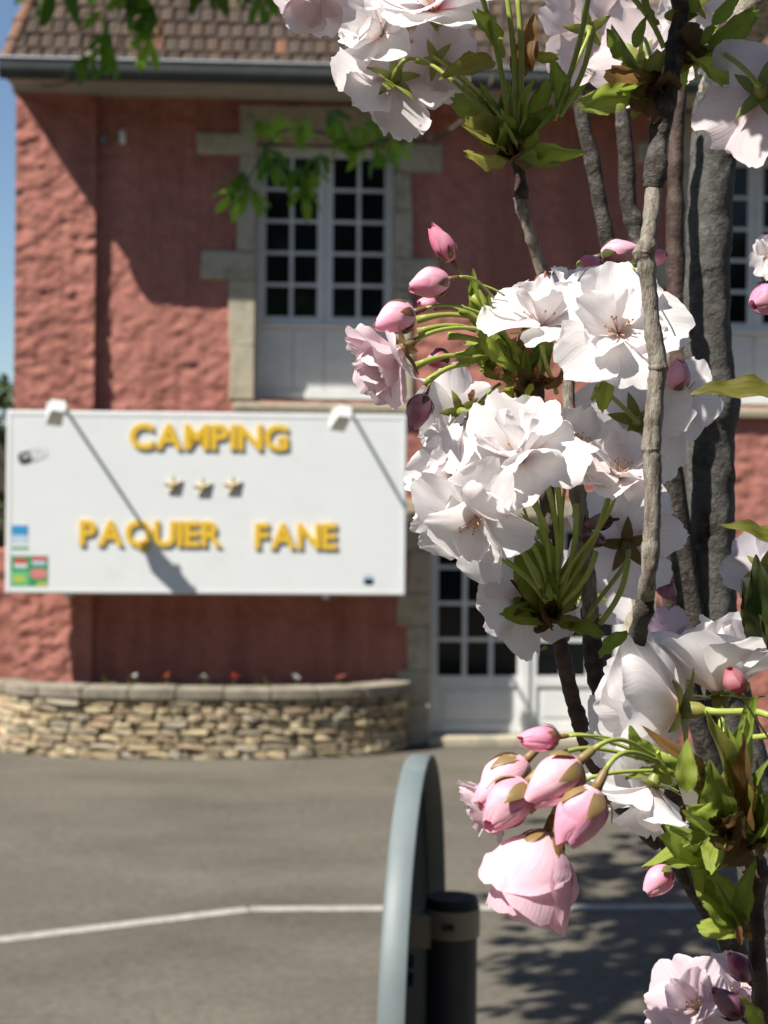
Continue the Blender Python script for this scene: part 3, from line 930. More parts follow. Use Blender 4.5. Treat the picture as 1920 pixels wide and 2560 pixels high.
def floodlight(px_, py_, label, tilt):
    """enamelled flood lamp on an arm standing out from the top edge of the sign"""
    Xb, Zb = fac(px_ + 22, py_ + 6, SD)
    Zb = sz1 + 0.012
    L = 0.655
    root = thing('floodlight', label, 'lamp', hw(Xb, SD + 0.02, sz1), YAW, 'flood lamps on the sign')
    X1, Z1 = fac(px_, py_, SD - L - 0.02)
    off = (Xb, SD + 0.02, sz1)
    m = MB(); m.tube([(Xb, SD + 0.02, Zb), (Xb, SD - 0.05, Zb + 0.01), (X1 + 0.03, SD - L, Z1 + 0.02)], 0.017, 8)
    m.box(Xb - 0.04, Xb + 0.04, SD + 0.0, SD + 0.055, sz1 + 0.001, sz1 + 0.02)
    m.build('arm', M['lamp_grey'], root, off)
    m = MB()
    w, h, dd = 0.070, 0.058, 0.13
    vs = []
    for (y, ww, hh) in ((-dd, w * 0.75, h * 0.75), (-0.02, w, h), (dd, w * 1.05, h * 1.02)):
        for (sx_, sz_) in ((-1, -1), (1, -1), (1, 1), (-1, 1)):
            vs.append((sx_ * ww, y, sz_ * hh))
    fs = [(0, 3, 2, 1)[::-1]]
    for k in range(2):
        for i in range(4):
            a = k * 4
            fs.append((a + i, a + (i + 1) % 4, a + 4 + (i + 1) % 4, a + 4 + i))
    m.add(vs, fs)
    Rm = Matrix.Translation((X1, SD - L - 0.02, Z1)) @ Matrix.Rotation(tilt, 4, 'X') @ Matrix.Rotation(math.radians(14), 4, 'Z')
    m.v = [tuple(Rm @ Vector(v)) for v in m.v]
    bevel(m.build('housing', M['lamp_white'], root, off), 0.012, 3)
    m = MB(); m.box(-w * 0.97, w * 0.97, dd - 0.012, dd - 0.004, -h * 0.95, h * 0.95)
    m.v = [tuple(Rm @ Vector(v)) for v in m.v]
    m.build('lens', M['lamp_grey'], root, off)
    m = MB()
    pts = [(-w * 1.15, 0, 0), (-w * 1.15, -0.03, h * 1.2), (0, -0.04, h * 1.45), (w * 1.15, -0.03, h * 1.2), (w * 1.15, 0, 0)]
    m.tube([Rm @ Vector(p) for p in pts], 0.012, 6)
    m.build('yoke', M['lamp_white'], root, off)
floodlight(140, 1032, 'white flood lamp above the sign corner over the word CAMPING', math.radians(-28))
floodlight(852, 1046, 'white flood lamp above the sign end nearest the blossom', math.radians(-28))

# small white lamp on the wall under the eaves
X, Z = fac(306, 340, 0.02)
wl = thing('wall_spotlight', 'small white lamp with dark wire on the shaded wall under the gutter', 'lamp', hw(X, STEP, Z - 0.08), YAW)
off = (X, STEP, Z - 0.08)
m = MB(); m.tube([(X, STEP - 0.06, Z - 0.075), (X, STEP - 0.06, Z - 0.06), (X, STEP - 0.06, Z + 0.05), (X, STEP - 0.06, Z + 0.07)], [0.012, 0.032, 0.034, 0.014], 12)
m.build('shade', M['lamp_white'], wl, off, smooth=True)
X2, Z2 = fac(258, 346, 0.02)
m = MB(); m.tube([(X, STEP - 0.05, Z - 0.03), (X - 0.06, STEP - 0.045, Z - 0.02), (X2, STEP - 0.05, Z2)], 0.008, 6); m.box(X2 - 0.03, X2 + 0.03, STEP - 0.07, STEP + 0.01, Z2 - 0.04, Z2 + 0.04)
m.build('junction_box', M['lamp_grey'], wl, off)

# ================================================================== planter of dry stone
pcx = fac(505, 1880, -0.4)[0]
PA, PB, PH = 1.98, 0.90, 0.66
planter = thing('stone_planter', 'curved dry stone planter with slab coping below the camping sign', 'planter', hw(pcx, STEP, 0), YAW)
POFF = (pcx, STEP, 0)
def parc(th, grow=0.0):
    """point on the planter's outline; th from 0 (right wall end) to pi (left wall end)"""
    return (pcx + (PA + grow) * math.copysign(abs(math.cos(th)) ** 0.80, math.cos(th)), STEP - (PB + grow) * (abs(math.sin(th)) ** 0.80))
ths = np.linspace(0, math.pi, 400)
arcp = [parc(t) for t in ths]
cum = [0]
for a, b_ in zip(arcp[:-1], arcp[1:]):
    cum.append(cum[-1] + math.hypot(b_[0] - a[0], b_[1] - a[1]))
TOT = cum[-1]
def at_len(s):
    t = float(np.interp(s, cum, ths))
    x, y = parc(t)
    x2, y2 = parc(min(t + 0.004, math.pi)); x1, y1 = parc(max(t - 0.004, 0))
    tx, ty = x2 - x1, y2 - y1
    l = math.hypot(tx, ty)
    return x, y, tx / l, ty / l
def band(n, z0, z1, g0, g1):
    m = MB(); vs, fs = [], []
    for t in np.linspace(0.0, math.pi, n):
        a = parc(t, g1); c = parc(t, g0)
        vs += [(a[0], a[1], z0), (a[0], a[1], z1), (c[0], c[1], z1), (c[0], c[1], z0)]
    for i in range(n - 1):
        for k in range(4):
            fs.append((i * 4 + k, i * 4 + (k + 1) % 4, i * 4 + 4 + (k + 1) % 4, i * 4 + 4 + k))
    m.add(vs, fs)
    return m
band(60, 0, PH - 0.14, -0.25, -0.055).build('core', M['mortar'], planter, POFF)
def stone_mesh(seed):
    r = random.Random(seed)
    bm = bmesh.new()
    bmesh.ops.create_cube(bm, size=1.0)
    bmesh.ops.subdivide_edges(bm, edges=bm.edges[:], cuts=1, use_grid_fill=True)
    for v in bm.verts:
        q = v.co.copy()
        k = sum(1 for c in q if abs(c) > 0.4)
        f = {1: 1.03, 2: 0.95, 3: 0.85}.get(k, 1.0)
        v.co = Vector((q.x * f, q.y * f, q.z * f)) + Vector((r.uniform(-.06, .06), r.uniform(-.10, .10), r.uniform(-.09, .09)))
    me = bpy.data.meshes.new('planter_stone')
    bm.to_mesh(me); bm.free()
    me.materials.append(M['planter_stone'])
    return me
SM = [stone_mesh(i) for i in range(9)]
rs = random.Random(42)
z = 0.0
rows = [0.075, 0.058, 0.085, 0.052, 0.075, 0.062, 0.07, 0.068]
cols_s = [(0.54, 0.43, 0.26), (0.50, 0.40, 0.25), (0.60, 0.49, 0.31), (0.44, 0.36, 0.24), (0.50, 0.37, 0.24), (0.46, 0.40, 0.30), (0.62, 0.52, 0.34)]
for ri, h in enumerate(rows):
    s = 0.05 + rs.uniform(0, 0.1)
    while s < TOT - 0.05:
        l = rs.choice([0.09, 0.13, 0.17, 0.20, 0.25, 0.31]) * rs.uniform(0.85, 1.15)
        x, y, tx, ty = at_len(s + l / 2)
        o = link('stone', rs.choice(SM), planter)
        nx_, ny_ = ty, -tx
        hh = h * rs.uniform(0.78, 1.0)
        dpt = 0.17
        prot = rs.uniform(-0.016, 0.02)
        ang = math.atan2(ty, tx)
        inx, iny = (pcx - x), (STEP - y)
        il = math.hypot(inx, iny) or 1
        # outward normal
        if nx_ * inx + ny_ * iny > 0: nx_, ny_ = -nx_, -ny_
        px0, py0 = x - nx_ * (dpt / 2 - prot), y - ny_ * (dpt / 2 - prot)
        o.location = (px0 - pcx, py0 - STEP, z + h / 2 + rs.uniform(-.006, .006))
        o.rotation_euler = (rs.uniform(-.05, .05), rs.uniform(-.05, .05), ang + rs.uniform(-.06, .06))
        o.scale = (l * 0.95, dpt, hh)
        c = rs.choice(cols_s); k = rs.uniform(0.75, 1.12)
        o.color = (c[0] * k, c[1] * k, c[2] * k, 1)
        s += l
    z += h
z += 0.004
# coping slabs
nslab = 11
for k in range(nslab):
    s0, s1 = TOT * k / nslab + 0.006, TOT * (k + 1) / nslab - 0.006
    m = MB(); vs, fs = [], []
    n = 7
    jz = rs.uniform(-.008, .008)
    for i in range(n):
        x, y, tx, ty = at_len(s0 + (s1 - s0) * i / (n - 1))
        nx_, ny_ = ty, -tx
        if nx_ * (pcx - x) + ny_ * (STEP - y) > 0: nx_, ny_ = -nx_, -ny_
        for (g_, zz_) in ((0.03, z), (0.035, z + 0.102 + jz), (-0.24, z + 0.112 + jz), (-0.24, z)):
            vs.append((x + nx_ * g_, min(y + ny_ * g_, STEP - 0.05), zz_))
    for i in range(n - 1):
        for q in range(4):
            fs.append((i * 4 + q, i * 4 + (q + 1) % 4, i * 4 + 4 + (q + 1) % 4, i * 4 + 4 + q))
    fs += [(3, 2, 1, 0), ((n - 1) * 4, (n - 1) * 4 + 1, (n - 1) * 4 + 2, (n - 1) * 4 + 3)]
    m.add(vs, fs)
    bevel(m.build('coping_slab', M['coping'], planter, POFF), 0.012, 2)
m = MB(); vs = [(pcx, STEP - 0.06, z + 0.05)] + [(parc(t, -0.24)[0], min(parc(t, -0.24)[1], STEP - 0.06), z + 0.045) for t in np.linspace(0, math.pi, 40)]
m.add(vs, [(0, i, i + 1) for i in range(1, 40)])
m.build('soil', M['soil'], planter, POFF)
ZS = z + 0.045

def bedding_plant(px_, kind, label, dep):
    X = fac(px_, 1700, dep)[0]
    r = random.Random(px_)
    root = thing('bedding_plant', label, 'plant', hw(X, dep, ZS), YAW, 'small plants along the planter coping')
    root.scale = (1.25, 1.25, 0.95)
    m = MB()
    for k in range(16):
        a = r.uniform(0, 6.28); e = r.uniform(0.15, 1.3); l = r.uniform(0.07, 0.13)
        d = Vector((math.cos(a) * math.cos(e), math.sin(a) * math.cos(e), math.sin(e)))
        s = d.orthogonal().normalized() * 0.016
        m.add([(0, 0, 0), d * l * .5 + s, d * l, d * l * .5 - s], [(0, 1, 2, 3)])
    o = m.build('leaves', M['leaf'], root); o.color = (0.13, 0.22, 0.035, 1)
    m = MB(); m.tube([(0, 0, 0), (0.005, 0, 0.09), (0, -0.01, 0.15)], 0.004, 5)
    o = m.build('stem', M['pedicel'], root); o.color = (0.13, 0.22, 0.04, 1)
    if kind:
        m = MB()
        for k in range(7):
            a = k * 0.9 + r.uniform(-.4, .4)
            d = Vector((math.cos(a), math.sin(a) * 0.8, r.uniform(.1, 1.2))); s = Vector((-math.sin(a), math.cos(a), r.uniform(-.4, .4))) * 0.013
            c = Vector((r.uniform(-.015, .015), -0.01, 0.13 + r.uniform(0, .03)))
            m.add([c, c + d * .014 + s, c + d * .030, c + d * .014 - s], [(0, 1, 2, 3)])
        o = m.build('flower_head', M['hedge'], root); o.color = (*kind, 1)
for px_, kd, lb, dp in ((322, None, 'low green tuft at the sunlit left part of the planter', -0.42), (258, None, 'tiny green sprout behind the coping left of the other tufts', -0.42),
                    (340, (0.8, 0.8, 0.75), 'pale green plant on the planter under the letter A of PAQUIER', -0.50), (415, (0.45, 0.10, 0.05), 'rusty flowered plant on the planter edge left of the white flower', -0.50),
                    (510, (0.85, 0.84, 0.80), 'white flowered plant in the middle of the planter', -0.52), (586, (0.62, 0.06, 0.06), 'red flowered plant right of the white flower in the planter', -0.52),
                    (662, None, 'leafy green plant right of the red flower in the planter', -0.52), (742, (0.85, 0.84, 0.80), 'white flowered plant toward the right end of the planter', -0.52),
                    (850, (0.5, 0.16, 0.10), 'reddish plant at the shaded right end of the planter', -0.45)):
    bedding_plant(px_, kd, lb, dp)

# ================================================================== round traffic sign seen edge-on, on its post
D0 = 2.0
al = math.atan2(0.0326, 0.3)
u = Vector((math.sin(al), math.cos(al), 0))             # along the disc, away from the viewer
ax = Vector((math.cos(al), -math.sin(al), 0))           # from the face to the back
RD = 0.30
cz = pt(1015, 1892, D0).z - RD
cc = Vector((pt(1015, 1892, D0).x, D0, cz))
px0 = pt(1131, 2241, 1.97)
post_xy = (px0.x, px0.y)
ts = thing('round_sign', 'round grey metal traffic sign seen edge-on on a dark post with beige clamp', 'traffic sign', (post_xy[0], post_xy[1], 0))
TOFF = (post_xy[0], post_xy[1], 0)
def disc_pt(a, r, dpt):
    return cc + u * (r * math.cos(a)) + Vector((0, 0, r * math.sin(a))) + ax * dpt
NS = 96
def ring_mesh(prof):
    m = MB(); vs, fs = [], []
    for i in range(NS):
        a = 2 * math.pi * i / NS
        for (r, dpt) in prof:
            vs.append(disc_pt(a, r, dpt))
    k = len(prof)
    for i in range(NS):
        for j in range(k - 1):
            i2 = (i + 1) % NS
            fs.append((i * k + j, i * k + j + 1, i2 * k + j + 1, i2 * k + j))
    m.add(vs, fs)
    return m
ring_mesh([(RD - 0.008, -0.001), (RD - 0.003, 0.0), (RD, 0.004), (RD + 0.0005, 0.0275), (RD - 0.0005, 0.029), (RD - 0.003, 0.029), (RD - 0.004, 0.0275), (RD - 0.006, 0.006)]).build('rim', M['galv'], ts, TOFF, smooth=True)
ring_mesh([(0.0, -0.001), (RD * 0.5, -0.001), (RD - 0.008, -0.001)]).build('face', M['sign_white'], ts, TOFF)
ring_mesh([(0.0, 0.004), (RD * 0.5, 0.004), (RD - 0.005, 0.006)]).build('back', M['sign_back'], ts, TOFF)
m = MB(); pz = px0.z
pr = 0.0300
m.tube([(post_xy[0], post_xy[1], 0), (post_xy[0], post_xy[1], pz - 0.012)], pr, 40)
m.build('post', M['post'], ts, TOFF, smooth=False)
m = MB(); m.tube([(post_xy[0], post_xy[1], pz - 0.020), (post_xy[0], post_xy[1], pz - 0.006), (post_xy[0], post_xy[1], pz)], [pr + 0.0015, pr + 0.0015, pr - 0.001], 40)
m.build('cap', M['cap'], ts, TOFF)
zb1 = pt(1131, 2282, 1.94).z; zb0 = pt(1131, 2352, 1.94).z
m = MB(); m.tube([(post_xy[0], post_xy[1], zb0), (post_xy[0], post_xy[1], zb1)], pr + 0.003, 40)
cl = m.build('clamp', M['band'], ts, TOFF)
m = MB(); q0 = Vector((post_xy[0], post_xy[1], 0)); q1 = Vector((cc.x, post_xy[1], 0)) + ax * 0.006
m.box(q1.x + 0.0, post_xy[0] - pr + 0.004, post_xy[1] - 0.02, post_xy[1] + 0.02, zb0 - 0.012, zb1 - 0.006)
m.build('clamp_lug', M['band'], cl, TOFF)
m = MB(); m.box(post_xy[0] - 0.014, post_xy[0] + 0.001, post_xy[1] - pr - 0.0055, post_xy[1] - pr - 0.0025, zb0 + 0.013, zb0 + 0.019)
m.build('clamp_slot', M['cap'], cl, TOFF)
for zq in (pt(1030, 2400, 1.9).z, pt(1030, 2445, 1.9).z):
    m = MB(); c0 = disc_pt(math.pi, RD * 0.35, 0.005); c0.z = zq
    m.tube([c0, c0 + ax * 0.016], 0.008, 8)
    m.build('bolt', M['cap'], ts, TOFF)

# ================================================================== chestnut tree beside the car park
tree_base = Vector((-6.0, 3.0, 0))
ch = thing('chestnut_tree', 'leafy green tree whose hanging twigs cross the roof and upper window', 'tree', tree_base)
CO = tuple(tree_base)
m = MB()
tr_path = catmull([(-6, 3, 0, .24), (-5.9, 3.05, 1.5, .20), (-5.8, 3.0, 3.2, .18), (-5.6, 3.1, 4.6, .14), (-5.7, 3.0, 6.2, .08)], 5)
m.tube([p[:3] for p in tr_path], [p[3] for p in tr_path], 14, jit=.06, rng=random.Random(1))
m.build('trunk', M['treebark'], ch, CO, smooth=True)
limb_pts = [(-5.7, 3.05, 4.2, .10), (-4.4, 3.7, 5.0, .085), (-3.0, 4.4, 5.5, .065), (-2.1, 6.0, 5.6, .05), (-1.6, 7.4, 5.5, .035), (-1.0, 8.4, 5.3, .022)]
m = MB(); lp = catmull(limb_pts, 6); m.tube([p[:3] for p in lp], [p[3] for p in lp], 10, jit=.05, rng=random.Random(2))
m.build('limb', M['treebark'], ch, CO, smooth=True)

def leaf_card(mb, base, d, up, L, W, droop, r):
    """one leaflet as a folded 2 x 4 strip"""
    d = d.normalized(); s = d.cross(up)
    s = s.normalized() if s.length > 1e-6 else d.orthogonal().normalized()
    prof = [(0, 0.05), (0.3, 0.55), (0.62, 1.0), (0.85, 0.7), (1.0, 0.04)]
    vs, fs = [], []
    for t, w in prof:
        c = base + d * (L * t) + Vector((0, 0, -droop * L * t * t))
        nn = s.cross(d).normalized()
        vs += [c - s * (W * w * .5) + nn * (W * w * .16), c, c + s * (W * w * .5) + nn * (W * w * .16)]
    for i in range(len(prof) - 1):
        fs += [(i * 3, i * 3 + 1, i * 3 + 4, i * 3 + 3), (i * 3 + 1, i * 3 + 2, i * 3 + 5, i * 3 + 4)]
    mb.add(vs, fs)
def palmate_mesh(seed, L=0.15):
    r = random.Random(seed)
    mb = MB()
    mb.tube([(0, 0, 0.07), (0, 0, 0.03), (0, 0, 0)], 0.0022, 5)
    n = r.choice([5, 5, 6, 7])
    for k in range(n):
        a = 2 * math.pi * k / n + r.uniform(-.3, .3)
        d = Vector((math.cos(a) * r.uniform(.35, .7), math.sin(a) * r.uniform(.35, .7), -r.uniform(.45, .9)))
        leaf_card(mb, Vector((0, 0, 0)), d, Vector((0, 0, 1)), L * r.uniform(.75, 1.1), L * r.uniform(.34, .44), r.uniform(0.05, .35), r)
    return mb.mesh('leaf', [M['chestnut']], smooth=True)
PM = [palmate_mesh(i) for i in range(7)]
rc = random.Random(77)
twigs = [  # pixel paths (x, y, d) of the hanging twigs in view, then leaf places
    ([(300, -420, 7.6), (310, -60, 7.5), (305, 60, 7.45), (285, 140, 7.4)],
     [(330, 20), (385, 30), (255, 40), (360, 75), (275, 95), (370, 110), (222, 150), (250, 130), (283, 160), (345, 0), (300, -30)]),
    ([(690, -420, 7.9), (690, -120, 7.8), (672, -20, 7.8)], [(655, 10), (690, 0), (668, -30)]),
    ([(1250, 120, 7.9), (1120, 330, 7.8), (980, 345, 7.7), (880, 372, 7.7), (800, 330, 7.7), (700, 330, 7.7), (650, 400, 7.65), (615, 460, 7.6)],
     [(640, 310), (690, 300), (660, 380), (690, 420), (610, 440), (625, 480), (590, 490), (770, 300), (820, 290), (745, 320), (880, 330), (850, 350), (920, 310), (800, 400), (775, 440), (760, 480),
      (750, 430), (950, 350), (900, 380), (985, 335), (940, 390), (1000, 300), (840, 310), (1010, 370)]),
]
for path, leaves in twigs:
    m = MB()
    pp = [tuple(pt(*p)) for p in path]
    if path[0][1] < -100:
        pp = [(-1.7 + 0.1 * len(leaves) / 10, 7.6, 5.5)] + pp[1:]
    else:
        pp = [tuple(Vector(pp[0]) + Vector((0.0, 0.3, 1.4))), ] + pp
    sp = catmull(pp, 5)
    m.tube(sp, np.linspace(0.011, 0.0035, len(sp)), 6)
    m.build('twig', M['treebark'], ch, CO, smooth=True)
    dm = sum(p[2] for p in path) / len(path)
    for (lx, ly) in leaves:
        p = pt(lx, ly - 12, dm + rc.uniform(-.15, .15))
        o = link('leaf', rc.choice(PM), ch, p - tree_base)
        o.rotation_euler = (rc.uniform(-.6, .6), rc.uniform(-.6, .6), rc.uniform(0, 6.28))
        s = rc.uniform(0.62, 0.92); o.scale = (s, s, s)
        k = rc.uniform(0.75, 1.3)
        c = (0.27 * k, 0.48 * k, 0.045 * k) if rc.random() < .7 else (0.13 * k, 0.29 * k, 0.03 * k)
        if rc.random() < 0.0: c = (0.34, 0.16, 0.06)
        o.color = (*c, 1)
# the long twig carrying the third spray joins the limb
m = MB(); sp = catmull([(-1.0, 8.4, 5.3), (-0.2, 8.6, 5.5), (0.4, 8.3, 5.6), tuple(pt(*twigs[2][0][0]) + Vector((0, .3, 1.4)))], 5); m.tube(sp, 0.012, 6)
m.build('twig', M['treebark'], ch, CO, smooth=True)
# the rest of the crown hangs above the picture
crown = MB()
def crown_leaf(p, s):
    me = rc.choice(PM)
    R3 = Matrix.Translation(p) @ Matrix.Rotation(rc.uniform(0, 6.28), 4, 'Z') @ Matrix.Rotation(rc.uniform(-.7, .7), 4, 'X') @ Matrix.Scale(s, 4)
    crown.add([R3 @ v.co for v in me.vertices], [tuple(f.vertices) for f in me.polygons])
for k in range(560):       # thin spray above the picture whose shade lies on the car park
    t = rc.random()
    q = lp[int((0.52 + 0.47 * t) * (len(lp) - 1))]
    p = Vector((q[0] + rc.gauss(0.15, .55), q[1] + rc.gauss(-.2, .8), q[2] + rc.gauss(-.1, .22)))
    top = 2.3 + 1330 / F * p.y
    if p.z < top: p.z = top + rc.uniform(0, .3)
    if p.x + 0.646 * p.z < 0.65 + 0.25 * math.sin(p.y * 3) and p.y + .4775 * p.z > 7.0: p.x = 0.65 - 0.646 * p.z + rc.uniform(0, 1.2)
    crown_leaf(p, rc.uniform(0.9, 1.7))
for k in range(700):       # main crown round the trunk head, left of the camera
    a, e = rc.uniform(0, 6.28), rc.uniform(-.3, 1.4)
    rr = rc.uniform(.5, 1.0)
    p = Vector((-5.8 + 1.7 * rr * math.cos(a) * math.cos(e), 2.9 + 1.5 * rr * math.sin(a) * math.cos(e), 5.4 + 1.6 * rr * math.sin(e)))
    crown_leaf(p, rc.uniform(1.2, 2.0))
co = crown.build('crown', M['chestnut'], ch, CO, smooth=True); co.color = (0.09, 0.19, 0.025, 1); co['kind'] = 'stuff'

# ================================================================== far left: hedge and shed beyond the corner
hz = random.Random(8)
hb = hw(XL - 2.6, 7.0, 0)
hedge = thing('hedge', 'dark green hedge seen in the gap left of the house corner', 'hedge', hb)
m = MB()
for k in range(5200):
    p = Vector((hz.uniform(-1.6, 2.2), hz.uniform(-.6, .6), 0.05 + 4.0 * hz.random() ** 0.8))
    p.x *= 1; p.y *= (1 - 0.5 * (p.z / 4.2) ** 3)
    d = Vector((hz.gauss(0, 1), hz.gauss(0, 1), hz.gauss(.3, 1))).normalized(); s = d.orthogonal().normalized()
    L = hz.uniform(.10, .2)
    m.add([p, p + d * L * .5 + s * L * .3, p + d * L, p + d * L * .5 - s * L * .3], [(0, 1, 2, 3)])
o = m.build('foliage', M['hedge'], hedge); o.color = (0.045, 0.075, 0.02, 1)
m = MB(); m.box(-1.5, 2.1, -.35, .35, 0.0, 3.4); m.build('stems', M['mortar'], hedge)
sb = hw(XL - 1.9, 4.0, 0)
shed = thing('shed', 'blue-grey boarded shed beside the hedge left of the house', 'shed', sb, YAW)
for k in range(12):
    m = MB(); m.box(-1.2 + k * .15 + .004, -1.2 + (k + 1) * .15 - .004, -.02, .02, 0, 2.1)
    m.build('board', M['shed'], shed)
m = MB(); m.box(-1.22, .62, .022, 1.2, 0, 2.08); m.build('wall', M['shed'], shed)
m = MB(); m.box(-1.3, .7, -.14, 1.3, 2.102, 2.2); m.build('roof', M['mortar'], shed)

# ================================================================== unseen wood added behind the viewer to cut sky light and darken the panes
wd = MB()
hz = random.Random(31)
for k in range(16000):
    a = hz.uniform(-1.0, 1.0)
    x = a * 36
    y = -13 + 27 * abs(a) ** 2.4 + hz.uniform(-2, 0.5)
    hgt = 11.5 + 1.6 * math.sin(x * 0.35) + 1.2 * math.sin(x * 0.9 + 1)
    z = hgt * hz.random() ** 0.9
    p = Vector((x, y, z))
    d = Vector((hz.gauss(0, 1), hz.gauss(0, 1), hz.gauss(0, 1))).normalized(); s_ = d.orthogonal().normalized()
    L = hz.uniform(.5, 1.1)
    wd.add([p, p + d * L * .5 + s_ * L * .35, p + d * L, p + d * L * .5 - s_ * L * .35], [(0, 1, 2, 3)])
wo_ = wd.build('added_treeline', M['hedge']); wo_.color = (0.05, 0.085, 0.022, 1); wo_['kind'] = 'stuff'
tag(wo_, 'unseen green wood added behind the viewer to cut sky light', 'wood')

# ================================================================== flowering cherry
cherry_base = Vector((0.27, 0.98, 0))
cherry = thing('cherry_tree', 'upright flowering cherry with white and pink double blossoms in the foreground', 'tree', cherry_base)
CB = tuple(cherry_base)
rf = random.Random(2024)

def cdir(a):
    """(right, up, towards viewer) -> world direction"""
    return (RIGHT * a[0] + UP * a[1] - FWD * a[2]).normalized()

def branch(name, pts, mat, n=12, jit=0.07, seed=0, knots=0.13, sub=7):
    """pts: (x px, y px, d m, half width px)"""
    r = random.Random(seed)
    P = []
    for (x, y, d, w) in pts:
        q = pt(x, y, d)
        P.append((q.x, q.y, q.z, w * d / F))
    sp = catmull(P, sub)
    rad = []
    for i, p in enumerate(sp):
        k = 1 + knots * mnoise.noise(Vector((i * 0.37, seed * 3.1, 0))) * 1.6
        if r.random() < 0.03: k *= 1.09
        rad.append(max(p[3], 0.0006) * k)
    m = MB(); m.tube([p[:3] for p in sp], rad, n, jit=jit, rng=r)
    return m.build(name, mat, cherry, CB, smooth=True)

# trunk down to the ground
def trunk():
    P = []
    for (x, y, d, w) in ((1822, 175, .88, 53), (1802, 240, .89, 58), (1790, 300, .90, 59), (1778, 460, .90, 57), (1770, 640, .90, 56), (1768, 820, .90, 57), (1776, 960, .90, 62),
                         (1780, 1015, .90, 70), (1777, 1080, .90, 61), (1776, 1250, .90, 60), (1774, 1400, .90, 63), (1780, 1550, .90, 64), (1815, 1750, .90, 66), (1870, 1980, .90, 70), (1925, 2200, .90, 76), (1960, 2420, .91, 82), (1990, 2700, .92, 90)):
        q = pt(x, y, d); P.append((q.x, q.y, q.z, w * d / F))
    P += [(0.262, 0.95, 1.45, .024), (0.268, .97, .7, .032), (0.27, .98, 0.0, .045)]
    sp = catmull(P, 12)
    r = random.Random(3)
    vs, n = [], 28
    m = MB()
    rad = [p[3] * (1 + .05 * mnoise.noise(Vector((i * .16, 0, 0)))) for i, p in enumerate(sp)]
    m.tube([p[:3] for p in sp], rad, n)
    m.v = [tuple(Vector(v) + Vector(v).normalized() * 0) for v in m.v]
    out = []
    for v in m.v:                           # low lumps and lenticel ridges in the bark
        q = Vector(v)
        k = mnoise.noise(q * 95) * .0011 + mnoise.noise(Vector((q.x * 200, q.y * 200, q.z * 420))) * .0007
        c = min(sp, key=lambda p: abs(p[2] - q.z))
        d = Vector((q.x - c[0], q.y - c[1], 0))
        out.append(tuple(q + (d.normalized() * k if d.length > 1e-6 else d)))
    m.v = out
    return m.build('trunk', M['trunk_bark'], cherry, CB, smooth=True)
trunk()
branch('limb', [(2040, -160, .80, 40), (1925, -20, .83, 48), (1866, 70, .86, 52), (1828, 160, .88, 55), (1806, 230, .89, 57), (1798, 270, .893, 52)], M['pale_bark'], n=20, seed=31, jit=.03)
# branches: all of them leave the trunk lower down on the right
GREY, DARK, BARK = M['grey_twig'], M['dark_twig'], M['bark']
branch('branch', [(1705, 20, .62, 18), (1692, 90, .62, 23), (1680, 170, .62, 25), (1662, 270, .62, 26), (1645, 350, .62, 25), (1638, 430, .615, 28), (1634, 470, .615, 25)], BARK, seed=1)
branch('branch', [(1636, 455, .615, 23), (1628, 540, .612, 21), (1618, 610, .61, 23), (1611, 632, .61, 27), (1616, 665, .61, 22), (1626, 760, .61, 20), (1634, 840, .61, 22), (1645, 910, .61, 25), (1642, 950, .61, 23),
                  (1634, 1040, .61, 22), (1628, 1110, .61, 26), (1630, 1150, .61, 23), (1632, 1250, .61, 21), (1628, 1340, .61, 22), (1622, 1430, .61, 21), (1614, 1500, .62, 23)], GREY, seed=2)
branch('branch', [(1616, 1490, .62, 22), (1608, 1530, .62, 25), (1596, 1580, .63, 22), (1592, 1660, .65, 23), (1620, 1800, .69, 24), (1700, 2050, .76, 26), (1800, 2300, .83, 30), (1890, 2500, .88, 34), (1960, 2700, .91, 36)], BARK, seed=3)
branch('branch', [(1292, 405, .68, 16), (1302, 450, .68, 17), (1304, 500, .68, 19)], DARK, seed=4)
branch('branch', [(1298, 492, .68, 15), (1308, 530, .68, 17), (1324, 580, .68, 15), (1346, 650, .685, 15), (1374, 740, .69, 15), (1402, 850, .695, 16), (1418, 920, .70, 17), (1424, 1050, .70, 17), (1432, 1150, .70, 18),
                  (1446, 1250, .70, 20), (1458, 1330, .70, 20), (1470, 1450, .70, 20), (1476, 1540, .70, 20)], GREY, seed=5)
branch('branch', [(1474, 1520, .705, 22), (1482, 1620, .71, 27), (1494, 1690, .715, 27), (1512, 1760, .72, 24), (1560, 1880, .745, 22), (1640, 2060, .78, 20), (1740, 2230, .82, 22), (1830, 2370, .86, 26), (1940, 2600, .905, 30)], BARK, seed=6)
branch('branch', [(1326, 930, .685, 18), (1332, 985, .685, 30), (1340, 1050, .69, 26), (1362, 1180, .70, 22), (1372, 1290, .70, 22), (1378, 1400, .70, 20), (1390, 1540, .695, 18), (1398, 1590, .69, 21),
                  (1412, 1660, .69, 21), (1432, 1750, .70, 19), (1448, 1800, .705, 22), (1462, 1850, .71, 19), (1520, 1980, .74, 18), (1640, 2110, .78, 17)], DARK, seed=7)
branch('branch', [(1372, -110, .79, 12), (1388, 0, .80, 16), (1400, 40, .80, 20), (1420, 90, .80, 17), (1440, 200, .80, 17), (1460, 320, .80, 18), (1480, 400, .80, 19), (1500, 510, .80, 19), (1518, 600, .80, 20), (1545, 760, .81, 21), (1600, 1000, .83, 22), (1650, 1300, .85, 24), (1720, 1700, .88, 28), (1800, 1980, .895, 30)], BARK, seed=8)
